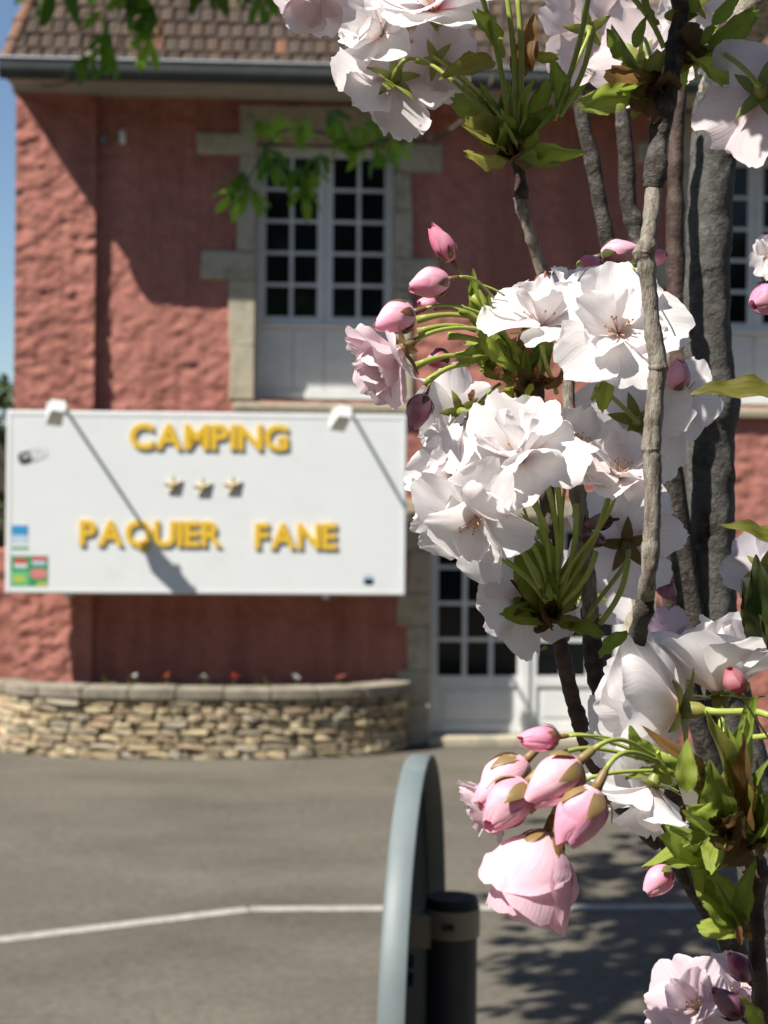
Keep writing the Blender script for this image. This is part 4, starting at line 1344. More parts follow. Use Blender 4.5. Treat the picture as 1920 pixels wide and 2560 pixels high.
branch('branch', [(1520, -120, .85, 11), (1536, 20, .855, 14), (1546, 150, .86, 17), (1556, 290, .86, 19), (1566, 400, .86, 21), (1570, 500, .86, 22), (1590, 580, .86, 21), (1608, 700, .86, 23), (1650, 950, .87, 25), (1690, 1250, .88, 27), (1740, 1600, .89, 32)], BARK, seed=9)
branch('branch', [(1745, -120, .92, 12), (1722, 60, .925, 15), (1700, 220, .93, 18), (1690, 380, .93, 20), (1688, 520, .93, 22), (1690, 700, .93, 24), (1702, 900, .93, 28), (1712, 1100, .92, 30), (1720, 1300, .915, 32), (1745, 1480, .91, 36)], DARK, seed=10)
branch('branch', [(1880, 2140, .60, 26), (1890, 2180, .60, 34), (1888, 2240, .60, 24), (1890, 2330, .60, 22), (1897, 2440, .605, 22), (1912, 2560, .61, 23), (1940, 2700, .64, 24)], DARK, seed=11)
m = MB()
low = catmull([(*pt(1940, 2700, .64), .0036), (0.20, .72, 1.55, .006), (.235, .85, 1.25, .010), (.262, .95, 1.05, .013)], 5)
m.tube([p[:3] for p in low], [p[3] for p in low], 10)
m.build('branch', M['bark'], cherry, CB, smooth=True)

# ---------------------------------------------------------------- petals, leaves, buds: a few shared meshes
def grid_mesh(name, fn, nu, nv, mat):
    vs, fs, uvs = [], [], []
    for j in range(nv + 1):
        for i in range(nu + 1):
            u, v = -1 + 2 * i / nu, j / nv
            vs.append(fn(u, v))
    for j in range(nv):
        for i in range(nu):
            a = j * (nu + 1) + i
            fs.append((a, a + 1, a + nu + 2, a + nu + 1))
    me = bpy.data.meshes.new(name)
    me.from_pydata(vs, [], fs)
    uvl = me.uv_layers.new(name='UVMap')
    for lp_ in me.loops:
        k = lp_.vertex_index
        uvl.data[lp_.index].uv = ((k % (nu + 1)) / nu, (k // (nu + 1)) / nv)
    me.materials.append(mat)
    me.polygons.foreach_set('use_smooth', [True] * len(me.polygons))
    me.update()
    return me

def petal_mesh(seed, cup=0.2, curl=0.1, fold=0.0, frill=0.05, notch=0.10, wide=0.50, mat=None):
    """unit petal: foot at the origin, length 1 along +Y, inner side +Z"""
    r = random.Random(seed)
    ph = r.uniform(0, 50)
    asym = r.uniform(-.08, .08)
    twist = r.uniform(-.13, .13)
    nn = lambda a, b, c=0: mnoise.noise(Vector((a + ph, b, c + ph * .3)))
    npos = r.uniform(-.35, .35)
    def fn(u, v):
        w = wide * (0.13 + 0.87 * math.sin(math.pi * .5 * min(v / .66, 1)) ** 1.15) * (1 - 0.16 * max(v - .66, 0) / .34)
        x = u * w + asym * v * v
        y = v * (1 - 0.30 * abs(u) ** 2.6 * v ** 1.6)
        tip = v ** 5
        y -= notch * math.exp(-((u - npos) / .16) ** 2) * tip
        y += frill * (nn(u * 3.2, 1.7) * .9 + nn(u * 8.0, 5.2) * .6 + nn(u * 17.0, 9.2) * .45) * tip
        x += frill * .8 * nn(v * 7, 3.3 + (1 if u > 0 else 7)) * abs(u) ** 4
        z = cup * (u * u) * w * 1.5 * v + curl * math.sin(v * math.pi * .5) * v * -0.6 + 0.22 * v * (1 - v)
        z += fold * abs(u) * v * .5
        z += 0.045 * nn(u * 1.4, v * 2.2) * v + 0.020 * nn(u * 3.4, v * 3.0, 2) * v * (0.2 + abs(u)) + 0.05 * nn(u * 5.0, 8.1) * tip
        x2 = x * math.cos(twist * v) - z * math.sin(twist * v); z2 = x * math.sin(twist * v) + z * math.cos(twist * v)
        return (x2, y, z2)
    return grid_mesh('petal', fn, 20, 14, mat or M['petal'])
PET_OUT = [petal_mesh(100 + i, cup=c, curl=k, frill=f, notch=n_, wide=w) for i, (c, k, f, n_, w) in enumerate(
    [(.30, .15, .05, .08, .52), (.15, .30, .05, .12, .56), (.45, .05, .05, .06, .50), (.20, .35, .06, .08, .54), (-.20, .20, .05, .12, .52), (.55, .15, .05, .05, .55), (.1, .1, .07, .10, .48), (.35, .3, .07, .14, .58)])]
PET_C = [petal_mesh(300 + i, cup=.3, curl=.15, frill=.05, notch=.08, wide=.54, mat=M['petal_c']) for i in range(4)]
PET_IN = [petal_mesh(200 + i, cup=c, curl=k, fold=fo, frill=f, notch=n_, wide=w) for i, (c, k, fo, f, n_, w) in enumerate(
    [(.6, .0, .15, .05, .10, .48), (.4, -.2, .2, .05, .08, .46), (-.25, .3, .0, .06, .12, .50), (.7, .2, .1, .05, .08, .52), (.3, -.2, .2, .07, .12, .42), (.5, .3, .1, .06, .10, .50)])]
PET_BIG = [petal_mesh(500 + i, cup=c, curl=k, frill=.032, notch=n_, wide=w) for i, (c, k, n_, w) in enumerate([(.35, .1, .05, .60), (.2, .25, .08, .64), (.5, 0, .04, .58), (.3, .3, .06, .62)])]
PET_CUP = [petal_mesh(400 + i, cup=.62 + .1 * i, curl=.25 - .12 * i, frill=.06, notch=.06, wide=.66) for i in range(4)]

def leaf_mesh(seed, wide=0.26, serr=0.05, fold=0.35, curl=0.3, teeth=9, blunt=False):
    r = random.Random(seed)
    ph = r.uniform(0, 40)
    bend = r.uniform(-.2, .2)
    nu, nv = 6, 27
    def fn(u, v):
        if blunt:
            w = wide * (0.25 + 0.75 * math.sin(min(v, 1) ** .8 * math.pi * .60)) * (1 - .35 * max(v - .7, 0) / .3)
        else:
            w = wide * (math.sin(math.pi * v ** 0.8) ** .85 * .96 + .06) * (1 - .25 * v)
        tooth = (v * teeth) % 1.0
        w *= 1 + serr * (tooth - .5) * 2 * (abs(u) > .9)
        x = u * w + bend * v * v
        y = v
        if blunt:
            y = v * (1 - .12 * u * u) + .07 * mnoise.noise(Vector((u * 3 + ph, 2, 0))) * v ** 4 + 0.05 * math.cos(u * 9) * v ** 6
        z = fold * abs(u) * w - curl * v * v * .5 + .05 * mnoise.noise(Vector((u * 2 + ph, v * 3, 0))) + .03 * abs(u) * math.sin(v * 16 + ph)
        return (x, y, z)
    return grid_mesh('leaf', fn, nu, nv, M['leaf'])
LEAF = [leaf_mesh(i, wide=w, fold=f, curl=c) for i, (w, f, c) in enumerate([(.24, .5, .3), (.20, .9, .1), (.28, .3, .6), (.22, .7, .8), (.18, 1.1, -.2)])]
SCALE = [leaf_mesh(50 + i, wide=w, serr=.03, fold=f, curl=c, teeth=7, blunt=True) for i, (w, f, c) in enumerate([(.30, .5, .2), (.26, .8, .5), (.34, .3, .7), (.24, 1.0, -.2)])]

def frame(pos, z, spin=0.0):
    z = z.normalized()
    x = z.orthogonal().normalized()
    y = z.cross(x)
    m = Matrix(((x.x, y.x, z.x, pos.x), (x.y, y.y, z.y, pos.y), (x.z, y.z, z.z, pos.z), (0, 0, 0, 1)))
    return m @ Matrix.Rotation(spin, 4, 'Z')

TREE_INV = Matrix.Translation(-cherry_base)
def place(o, mw, parent_mw=None):
    o.matrix_local = (parent_mw.inverted() if parent_mw is not None else TREE_INV) @ mw

WHITE = (0.92, 0.895, 0.89)
def tint(base, r, k=0.04):
    f = 1 + r.uniform(-k, k * .5)
    return tuple(min(c * f, 0.93) for c in base)

def calyx_mb(R, sepals=True, r=None, tube=0.30, slen=.42, closed=0.0):
    """cup and five pointed sepals, below the flower (towards -Z)"""
    m = MB()
    h = R * tube
    prof = [(-h * 1.05, R * .035), (-h, R * .045), (-h * .75, R * .085), (-h * .35, R * .10), (0, R * .115)]
    m.tube([(0, 0, z) for z, _ in prof], [q for _, q in prof], 10)
    if sepals:
        for k in range(5):
            a = 2 * math.pi * k / 5 + (r.uniform(-.12, .12) if r else 0)
            d = Vector((math.cos(a), math.sin(a), 0)); s = Vector((-math.sin(a), math.cos(a), 0))
            L = R * slen
            up = closed
            pts = []
            for t, w in ((0, .10), (.35, .095), (.7, .06), (1.0, .006)):
                rad = R * .08 + L * t * math.cos(up) ; zz = -R * .03 + L * t * math.sin(up) - (R * .04 * math.sin(t * 3) if up < .3 else 0)
                if up > .3: rad = R * .10 + R * .20 * math.sin(t * 2.6) * (1 if t < .99 else .9)
                pts += [d * rad + s * (R * w) + Vector((0, 0, zz)), d * (rad + R * .012) + Vector((0, 0, zz - R * .012)), d * rad - s * (R * w) + Vector((0, 0, zz))]
            fs = []
            for i in range(3):
                fs += [(i * 3, i * 3 + 1, i * 3 + 4, i * 3 + 3), (i * 3 + 1, i * 3 + 2, i * 3 + 5, i * 3 + 4)]
            m.add(pts, fs)
    return m

def pedicel(parent, mw, start_w, end_w, R, n_dir, col, w0=.040, w1=.034):
    """curved stalk from the calyx foot to its place on the twig"""
    L = (end_w - start_w).length
    c1 = start_w - n_dir * (L * .38)
    c2 = end_w + (start_w - end_w) * 0.30 + Vector((0, 0, L * .08))
    inv = mw.inverted()
    P = []
    for k in range(13):
        t = k / 12
        q = start_w * (1 - t) ** 3 + c1 * 3 * t * (1 - t) ** 2 + c2 * 3 * t * t * (1 - t) + end_w * t ** 3
        P.append(inv @ q)
    m = MB(); m.tube(P, [R * (w0 + (w1 - w0) * k / 12) * (1.25 if k == 0 else 1) for k in range(13)], 8)
    o = m.build('pedicel', M['pedicel'], parent, smooth=True)
    o.color = (*col, 1)
    return o

GREEN_P = (0.36, 0.42, 0.09)
def blossom(x, y, d, rpx, n, base=None, seed=0, col=WHITE, tilt=(6, 24), inner=6, intilt=(28, 62), outer=5, pinkfoot=False, cal=(0.24, 0.27, 0.06), stamen=True, lenf=1.0, spin=None, wf=1.0, cupped=False, big=False):
    r = random.Random(seed * 17 + 5)
    pos = pt(x, y, d)
    R = rpx * d / F
    nd_ = cdir(n)
    mw = frame(pos, nd_, r.uniform(0, 6.28) if spin is None else spin)
    cm = calyx_mb(R, True, r)
    b = cm.build('blossom', M['pedicel'], cherry, smooth=True)
    b.color = (*cal, 1)
    place(b, mw)
    for k in range(outer):
        a = 2 * math.pi * k / outer + r.uniform(-.16, .16)
        e = math.radians(r.uniform(*tilt))
        L = R * r.uniform(.94, 1.08) * lenf
        mesh = r.choice(PET_BIG if big else PET_CUP if cupped else PET_C if pinkfoot else PET_OUT)
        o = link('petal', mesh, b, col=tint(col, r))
        o.matrix_local = Matrix.Rotation(a, 4, 'Z') @ Matrix.Translation((0, R * .06, 0)) @ Matrix.Rotation(e, 4, 'X') @ Matrix.Rotation(r.uniform(-.12, .12), 4, 'Y') @ Matrix.Diagonal((L * r.uniform(.95, 1.12) * wf, L, L, 1))
    for k in range(inner):
        a = 2 * math.pi * (k + .5) / max(inner, 1) + r.uniform(-.35, .35)
        e = math.radians(r.uniform(*intilt))
        L = R * r.uniform(.62, .95) * lenf
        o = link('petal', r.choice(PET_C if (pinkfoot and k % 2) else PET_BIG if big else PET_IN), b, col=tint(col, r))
        o.matrix_local = Matrix.Rotation(a, 4, 'Z') @ Matrix.Translation((0, R * .03, R * .03)) @ Matrix.Rotation(e, 4, 'X') @ Matrix.Rotation(r.uniform(-.3, .3), 4, 'Y') @ Matrix.Diagonal((L * r.uniform(.8, 1.1), L, L, 1))
    if stamen:
        m = MB(); m2 = MB()
        for k in range(16):
            a = r.uniform(0, 6.28); e = r.uniform(.75, 1.45)
            dd = Vector((math.cos(a) * math.cos(e), math.sin(a) * math.cos(e), math.sin(e)))
            L = R * r.uniform(.25, .42)
            m.tube([(0, 0, 0), dd * L * .5 + Vector((0, 0, L * .03)), dd * L], R * .008, 4)
            c = dd * L; q = R * .022
            m2.add([c + Vector(v) * q for v in ((1, 0, 0), (-1, 0, 0), (0, 1, 0), (0, -1, 0), (0, 0, 1.4), (0, 0, -1.4))],
                   [(0, 2, 4), (2, 1, 4), (1, 3, 4), (3, 0, 4), (2, 0, 5), (1, 2, 5), (3, 1, 5), (0, 3, 5)])
        o = m.build('stamens', M['filament'], b); o.color = (0.75, 0.55, 0.50, 1)
        m2.build('anthers', M['anther'], b)
    if base is not None:
        pedicel(b, mw, mw @ Vector((0, 0, -R * .30)), pt(*base), R, nd_, GREEN_P)
    return b

PINK = (0.80, 0.30, 0.42)
def bud(tipx, tipy, bx, by, d, wpx, base=None, seed=0, col=PINK, tipcol=None, sep=(0.20, 0.10, 0.05), tw=1.6, bell=0.0, np_=5):
    """closed bud: overlapping wrapped petals, clasped by sepals; (bx, by) its foot, (tipx, tipy) its tip"""
    r = random.Random(seed * 31 + 3)
    a, b_ = pt(bx, by, d), pt(tipx, tipy, d - .004)
    L = (b_ - a).length
    W = wpx * d / F
    nd_ = (b_ - a).normalized()
    mw = frame(a, nd_, r.uniform(0, 6.28))
    cm = calyx_mb(W * (2.2 if bell == 0 else 1.25), False, r, tube=.46)
    for k in range(5):                     # sepals clasping the lower half
        aa = 2 * math.pi * k / 5 + r.uniform(-.2, .2)
        reach = r.uniform(.34, .58) * (1 if bell == 0 else .55)
        vs_, fs_ = [], []
        for i in range(6):
            t = i / 5
            v_ = t * reach
            rr_ = W * (1.24 if bell == 0 else .9) * (math.sin(math.pi * (0.10 + 0.86 * v_ ** .92)) ** .72) * (1 - .18 * v_) * (.5 + .5 * min(t * 4, 1)) + W * .05 * (t > .9)
            wd_ = .42 * (1 - t ** 1.6) + .02
            for q_ in (-1, 0, 1):
                an_ = aa + q_ * wd_ + .5 * v_
                vs_.append((rr_ * math.cos(an_) * (1.03 if q_ == 0 else 1), rr_ * math.sin(an_) * (1.03 if q_ == 0 else 1), L * v_ - W * .05))
        for i in range(5):
            fs_ += [(i * 3, i * 3 + 1, i * 3 + 4, i * 3 + 3), (i * 3 + 1, i * 3 + 2, i * 3 + 5, i * 3 + 4)]
        cm.add(vs_, fs_)
    o = cm.build('bud', M['pedicel'], cherry, smooth=True)
    o.color = (*sep, 1)
    place(o, mw)
    for k in range(np_):                     # each wrapped petal a curved shell of its own
        a0 = 2 * math.pi * k * (2 if np_ > 5 else 1) / 5 + r.uniform(-.2, .2)
        fl = bell * r.uniform(.2, 1.3)
        span = r.uniform(1.25, 1.7)
        lift = .94 + .055 * k + r.uniform(-.02, .02)
        tipk = r.uniform(.90, 1.04) if bell == 0 else r.uniform(.72, 1.06)
        twk = tw * r.uniform(.7, 1.1)
        ph = r.uniform(0, 30)
        def fn(u, v):
            vv = min(v, 1.0)
            rr = W * lift * (math.sin(math.pi * (0.10 + 0.80 * vv ** .92)) ** .78) * (1 - .22 * vv)
            if bell:
                rr = W * lift * (.14 + .86 * math.sin(math.pi * .5 * min(vv / .62, 1)) ** .9) * (1 + (fl - .35) * max(vv - .5, 0) * .9)
                rr *= 1 - .10 * k / np_
            ang = a0 + u * span * (0.55 + .45 * math.sin(math.pi * min(vv + .15, 1) * .8)) + twk * vv * .55
            rr *= 1 + .10 * u + .06 * mnoise.noise(Vector((u * 2 + ph, v * 3, 0))) + .03 * mnoise.noise(Vector((u * 5 + ph, v * 6, 3)))
            zz = L * (vv * tipk - (.10 if bell == 0 else .26) * abs(u) ** 2.2 * vv ** 2) + (.02 if bell == 0 else .07) * L * mnoise.noise(Vector((u * 5 + ph, 1, 0))) * vv ** 4
            return (rr * math.cos(ang), rr * math.sin(ang), zz)
        me = grid_mesh('petal', fn, 16, 14, M['budpetal'] if bell == 0 else M['petal'])
        link('petal', me, o, col=tint(tuple(c * (1 + (.12 if k > 2 else 0)) for c in col), r, .10))
    if base is not None:
        pedicel(o, mw, mw @ Vector((0, 0, -W * (.90 if bell == 0 else .52))), pt(*base), W * (2.2 if bell == 0 else 1.3), nd_, GREEN_P, .05, .042)
    return o

def leaf(x, y, d, x2, y2, d2, seed=0, col=(0.12, 0.20, 0.03), kind=None, wf=1.0, roll=None, name='leaf'):
    """a leaf from its foot (x, y, d) to its tip (x2, y2, d2)"""
    r = random.Random(seed * 13 + 1)
    a, b_ = pt(x, y, d), pt(x2, y2, d2)
    yv = (b_ - a); L = yv.length; yv.normalize()
    toward = (EYE - a).normalized()
    roll = r.uniform(-1.2, 1.2) if roll is None else roll
    z = (toward - yv * toward.dot(yv)).normalized()
    z = Matrix.Rotation(roll, 3, yv) @ z
    x_ = yv.cross(z)
    mw = Matrix(((x_.x, yv.x, z.x, a.x), (x_.y, yv.y, z.y, a.y), (x_.z, yv.z, z.z, a.z), (0, 0, 0, 1))) @ Matrix.Diagonal((L * wf, L, L, 1))
    me = r.choice(SCALE if kind == 'scale' else LEAF)
    o = link(name, me, cherry, col=tint(col, r, .2))
    place(o, mw)
    return o

LG = (0.42, 0.51, 0.085)      # lit young green
MG = (0.31, 0.40, 0.065)
OL = (0.37, 0.35, 0.08)     # olive
BR = (0.33, 0.18, 0.065)      # bronze
def rosette(x, y, d, up, n=8, size=105, seed=0, spread=1.0, cols=(MG, OL, BR, LG), inner=4):
    """tuft of scale leaves round the end of a spur; up = image direction (dx, dy) in which it opens"""
    r = random.Random(seed * 7 + 2)
    l = math.hypot(*up); ux, uy = up[0] / l, up[1] / l
    for k in range(n):
        a = (k / max(n - 1, 1) - .5) * 2 * 1.75 * spread + r.uniform(-.2, .2)
        dx = ux * math.cos(a) - uy * math.sin(a); dy = ux * math.sin(a) + uy * math.cos(a)
        L = size * r.uniform(.7, 1.2)
        leaf(x + dx * 10, y + dy * 10, d, x + dx * L, y + dy * L, d + r.uniform(-.022, .022), seed * 50 + k, r.choice(cols), 'scale', r.uniform(.65, 1.0), name='bract')
    for k in range(inner):
        a = r.uniform(-.45, .45)
        dx = ux * math.cos(a) - uy * math.sin(a); dy = ux * math.sin(a) + uy * math.cos(a)
        L = size * r.uniform(1.0, 1.6)
        leaf(x, y, d, x + dx * L, y + dy * L, d + r.uniform(-.02, .02), seed * 50 + 30 + k, r.choice((LG, MG)), None, r.uniform(.6, .95))
    for k in range(5):     # short brown bud scales at the foot
        a = (k / 4 - .5) * 3.4
        dx = ux * math.cos(a) - uy * math.sin(a); dy = ux * math.sin(a) + uy * math.cos(a)
        leaf(x - ux * 14, y - uy * 14, d, x + dx * size * .38 - ux * 10, y + dy * size * .38 - uy * 10, d + r.uniform(-.02, .005), seed * 50 + 40 + k, (0.20, 0.115, 0.05), 'scale', 1.0, name='bud_scale')
def knob(x, y, d, r_px, seed=0, col=(0.33, 0.14, 0.06)):
    """small bronze gland or bud scale tip"""
    leaf(x, y + r_px, d, x, y - r_px, d - .002, seed, col, 'scale', 1.3, name='bud_scale')

# ================================================================== blossoms, from the top of the picture down
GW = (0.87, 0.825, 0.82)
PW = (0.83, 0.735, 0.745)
R1 = (1290, 395, .66)          # rosette at the top
RS = (1300, 340, .655)
rosette(1288, 385, .665, (0, -1), 9, 125, 1, 1.0, (MG, OL, OL), 5)
blossom(1085, 25, .675, 155, (-.12, .62, .62), (1275, 330, .66), 1, WHITE, pinkfoot=True, tilt=(4, 20), inner=4, intilt=(30, 55))
blossom(800, -35, .66, 125, (-.15, -.55, .45), (1000, -60, .66), 2, PW, tilt=(25, 50), inner=3)
blossom(955, 85, .69, 135, (-.62, .25, .55), (1270, 310, .665), 3, WHITE, inner=5)
blossom(985, 200, .68, 150, (-.25, -.42, -.80), (1265, 330, .655), 4, GW, tilt=(4, 22), inner=4, cal=(0.22, 0.25, 0.05))
blossom(1090, 150, .68, 110, (.1, .1, -.8), (1275, 330, .67), 5, PW, inner=3)
blossom(1470, 75, .72, 130, (.05, .35, -.9), (1400, 260, .70), 6, PW, tilt=(2, 14), inner=3)
blossom(1600, 150, .70, 130, (.1, -.30, -.85), (1640, 200, .64), 7, PW, tilt=(0, 18), inner=3)
blossom(1905, 235, .60, 175, (.35, -.1, -.85), (1770, 120, .63), 8, PW, tilt=(4, 22), inner=4)
blossom(1740, 10, .72, 90, (.1, .2, -.9), (1700, 60, .64), 9, GW, inner=2)
blossom(1930, 640, .62, 60, (-.6, .1, .6), (1960, 700, .62), 10, GW, inner=2)
# stalks rising out of the top rosette to blossoms above the picture
for k, (ax_, ay_, bx_, by_) in enumerate(((1275, 340, 1195, -40), (1285, 350, 1260, -60), (1292, 345, 1290, -50), (1385, 300, 1480, -60), (1400, 290, 1480, 90), (1660, 120, 1560, -30))):
    m = MB(); a, b_ = pt(ax_, ay_, .66), pt(bx_, by_, .655)
    P = [a + (b_ - a) * (i / 6) + Vector((math.sin(i / 6 * math.pi) * .002, 0, 0)) for i in range(7)]
    m.tube(P, .0011, 8)
    o = m.build('pedicel', M['pedicel'], cherry, CB, smooth=True); o.color = (*GREEN_P, 1)
for k, v in enumerate(((1250, 150, 1200, 20, MG), (1290, 200, 1330, 30, BR), (1310, 130, 1395, 120, OL), (1230, 150, 1140, 175, OL), (1300, 330, 1340, 190, MG), (1270, 330, 1255, 200, MG), (1390, 270, 1400, 170, MG),
                       (1380, 280, 1460, 200, MG), (1240, 290, 1120, 235, MG), (1340, 360, 1480, 400, LG), (1240, 300, 1170, 260, MG), (1330, 180, 1290, 60, BR))):
    leaf(v[0], v[1], .668, v[2], v[3], .66 + .012 * ((k % 3) - 1), 700 + k, v[4], None if k % 2 else 'scale', .8)
# rosette on the end of the tall branch
rosette(1650, 215, .625, (-.6, -.4), 6, 110, 2, .9, (MG, OL, BR), 2)
rosette(1715, 130, .625, (.7, .15), 6, 110, 3, .8, (MG, OL, LG), 1)
for k, v in enumerate(((1600, 170, 1530, 60, MG), (1590, 120, 1600, 40, MG), (1650, 60, 1600, 10, OL), (1660, 40, 1740, 30, OL), (1770, 110, 1900, 40, MG), (1790, 130, 1900, 155, LG), (1600, 230, 1450, 250, LG), (1780, 60, 1850, -20, MG), (1700, 60, 1760, -30, MG))):
    leaf(v[0], v[1], .62, v[2], v[3], .615, 730 + k, v[4], None if k % 2 else 'scale', .8)

# ---- left cluster of buds
HUB = (1290, 905, .665)
bud(1076, 562, 1130, 650, .66, 27, (1262, 740, .662), 21, (0.80, 0.20, 0.36))
bud(1022, 722, 1118, 700, .65, 36, (1235, 745, .66), 22, (0.82, 0.34, 0.46))
bud(1045, 758, 1090, 762, .672, 22, (1200, 800, .67), 23, (0.80, 0.30, 0.42))
bud(937, 815, 1032, 782, .645, 40, (1240, 800, .655), 24, (0.82, 0.38, 0.50))
blossom(1003, 875, .64, 150, (-.74, -.52, .30), (1245, 830, .655), 25, (0.90, 0.75, 0.785), tilt=(30, 55), inner=6, intilt=(48, 72), cal=(0.22, 0.14, 0.05))
blossom(985, 900, .648, 105, (-.55, -.75, .2), None, 28, (0.88, 0.66, 0.72), tilt=(40, 60), inner=3, intilt=(50, 70), stamen=False, cal=(0.22, 0.14, 0.05))
bud(1030, 1072, 1062, 990, .66, 30, (1170, 905, .665), 26, (0.36, 0.12, 0.20), sep=(0.11, 0.04, 0.035))
bud(1065, 905, 1120, 890, .67, 24, (1230, 870, .67), 27, (0.45, 0.06, 0.16), sep=(0.10, 0.05, 0.035))
for k, (ax_, ay_, bx_, by_) in enumerate(((1042, 800, 1210, 800), (1040, 915, 1180, 893), (1060, 960, 1175, 910), (1045, 830, 1190, 825), (1150, 770, 1270, 880), (1120, 840, 1280, 890), (1180, 740, 1290, 900), (1370, 840, 1345, 940), (1215, 770, 1300, 910))):
    m = MB(); a, b_ = pt(ax_, ay_, .662), pt(bx_, by_, .664)
    P = [a + (b_ - a) * (i / 6) + Vector((0, 0, math.sin(i / 6 * math.pi) * .0022)) for i in range(7)]
    m.tube(P, [.0017, .0014, .0011, .001, .001, .001, .0011], 8)
    o = m.build('pedicel', M['pedicel'], cherry, CB, smooth=True); o.color = (0.30, 0.34, 0.06, 1)
for k, v in enumerate(((1290, 900, 1180, 720, LG), (1280, 880, 1160, 790, LG), (1260, 870, 1160, 840, LG), (1290, 900, 1200, 745, MG), (1230, 880, 1150, 880, LG), (1290, 920, 1180, 890, MG), (1300, 930, 1245, 830, LG), (1320, 930, 1340, 800, MG),
                       (1290, 950, 1190, 905, OL), (1300, 900, 1225, 820, MG), (1340, 930, 1370, 800, LG), (1330, 960, 1380, 850, MG), (1290, 960, 1220, 990, OL), (1280, 980, 1180, 1000, OL), (1260, 990, 1215, 1060, BR),
                       (1360, 940, 1400, 960, BR), (1250, 930, 1300, 850, OL), (1400, 940, 1480, 860, MG), (1520, 940, 1505, 1010, LG), (1300, 880, 1330, 770, BR), (1190, 860, 1230, 930, LG), (1200, 770, 1175, 700, LG))):
    leaf(v[0], v[1], .668, v[2], v[3], .655 + .01 * (k % 3), 760 + k, v[4], None if k % 2 else 'scale', .85)
rosette(1320, 955, .668, (-.5, -.8), 6, 85, 4, 1.1, (OL, BR, LG), 2)
for k, (kx, ky) in enumerate(((1250, 930), (1345, 930), (1395, 945), (1180, 990), (1325, 870), (1285, 945))):
    knob(kx, ky, .655, 15, 800 + k)

# ---- white flowers of the middle
blossom(1352, 815, .655, 160, (-.08, .86, .42), (1392, 985, .665), 31, WHITE, tilt=(8, 36), inner=6, intilt=(35, 65))
blossom(1545, 835, .64, 168, (-.12, .34, .90), (1480, 1000, .665), 32, WHITE, tilt=(6, 24), inner=4, intilt=(20, 48), lenf=1.03)
blossom(1150, 1030, .70, 120, (-.35, .05, -.85), (1250, 960, .68), 33, GW, inner=3)
blossom(1300, 1150, .635, 185, (-.16, .72, .60), (1370, 1330, .655), 34, WHITE, tilt=(4, 26), inner=8, intilt=(28, 66), cal=(0.20, 0.16, 0.04))
blossom(1130, 1195, .645, 135, (-.72, .38, .35), (1300, 1380, .66), 35, WHITE, inner=5)
blossom(1192, 1290, .63, 165, (-.30, -.50, .80), (1350, 1470, .655), 36, WHITE, tilt=(10, 32), inner=4, intilt=(30, 55), wf=.82)
blossom(1545, 1195, .645, 130, (.05, .80, .52), (1400, 1460, .66), 37, (0.83, 0.77, 0.765), tilt=(4, 26), inner=6)
blossom(1592, 1052, .70, 150, (.1, .1, -.95), (1500, 970, .69), 38, GW, tilt=(2, 16), inner=3, cal=(0.20, 0.22, 0.045))
blossom(1565, 1360, .71, 155, (.02, .35, -.90), (1460, 1560, .685), 39, GW, tilt=(2, 16), inner=3, cal=(0.16, 0.12, 0.035))
blossom(1318, 1490, .675, 150, (-.62, -.10, -.70), (1370, 1560, .68), 40, GW, tilt=(0, 20), inner=3, cal=(0.12, 0.055, 0.03))
blossom(1470, 1480, .75, 110, (.3, .1, -.85), (1420, 1600, .70), 41, GW, inner=2)
blossom(1690, 1000, .74, 110, (.4, -.1, -.75), (1640, 1120, .72), 42, GW, inner=2)
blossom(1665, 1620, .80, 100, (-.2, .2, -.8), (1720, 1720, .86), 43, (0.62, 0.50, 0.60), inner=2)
bud(1455, 640, 1500, 690, .74, 26, (1560, 760, .80), 44, (0.75, 0.25, 0.38), sep=(0.12, 0.12, 0.04))
bud(1600, 622, 1505, 640, .75, 32, (1450, 700, .78), 45, (0.78, 0.38, 0.50), sep=(0.11, 0.11, 0.04))
bud(1520, 665, 1545, 690, .74, 18, (1560, 740, .80), 46, (0.75, 0.25, 0.38))
bud(1668, 636, 1625, 645, .66, 20, (1615, 700, .62), 47, (0.85, 0.30, 0.45))
bud(1353, 740, 1362, 690, .67, 22, None, 48, (0.85, 0.38, 0.50))
bud(1705, 900, 1690, 975, .70, 34, (1650, 1040, .70), 49, (0.80, 0.32, 0.46))
bud(1880, 765, 1945, 740, .64, 42, None, 50, (0.72, 0.26, 0.42))
for k, v in enumerate(((1480, 700, 1460, 640, MG), (1500, 700, 1580, 650, MG), (1540, 720, 1620, 680, OL), (1470, 720, 1440, 640, OL))):
    leaf(v[0], v[1], .75, v[2], v[3], .74, 820 + k, v[4])

blossom(1445, 1120, .66, 118, (.25, .62, .60), (1400, 1330, .665), 54, WHITE, tilt=(6, 28), inner=5)
blossom(1225, 1095, .662, 105, (-.45, .75, .30), (1330, 1330, .665), 55, WHITE, tilt=(10, 35), inner=4)
blossom(1420, 745, .672, 105, (-.1, .80, .35), (1400, 960, .67), 56, WHITE, tilt=(20, 50), inner=4)
blossom(1110, 1100, .672, 85, (-.7, .5, .1), (1270, 1000, .675), 57, GW, inner=3)
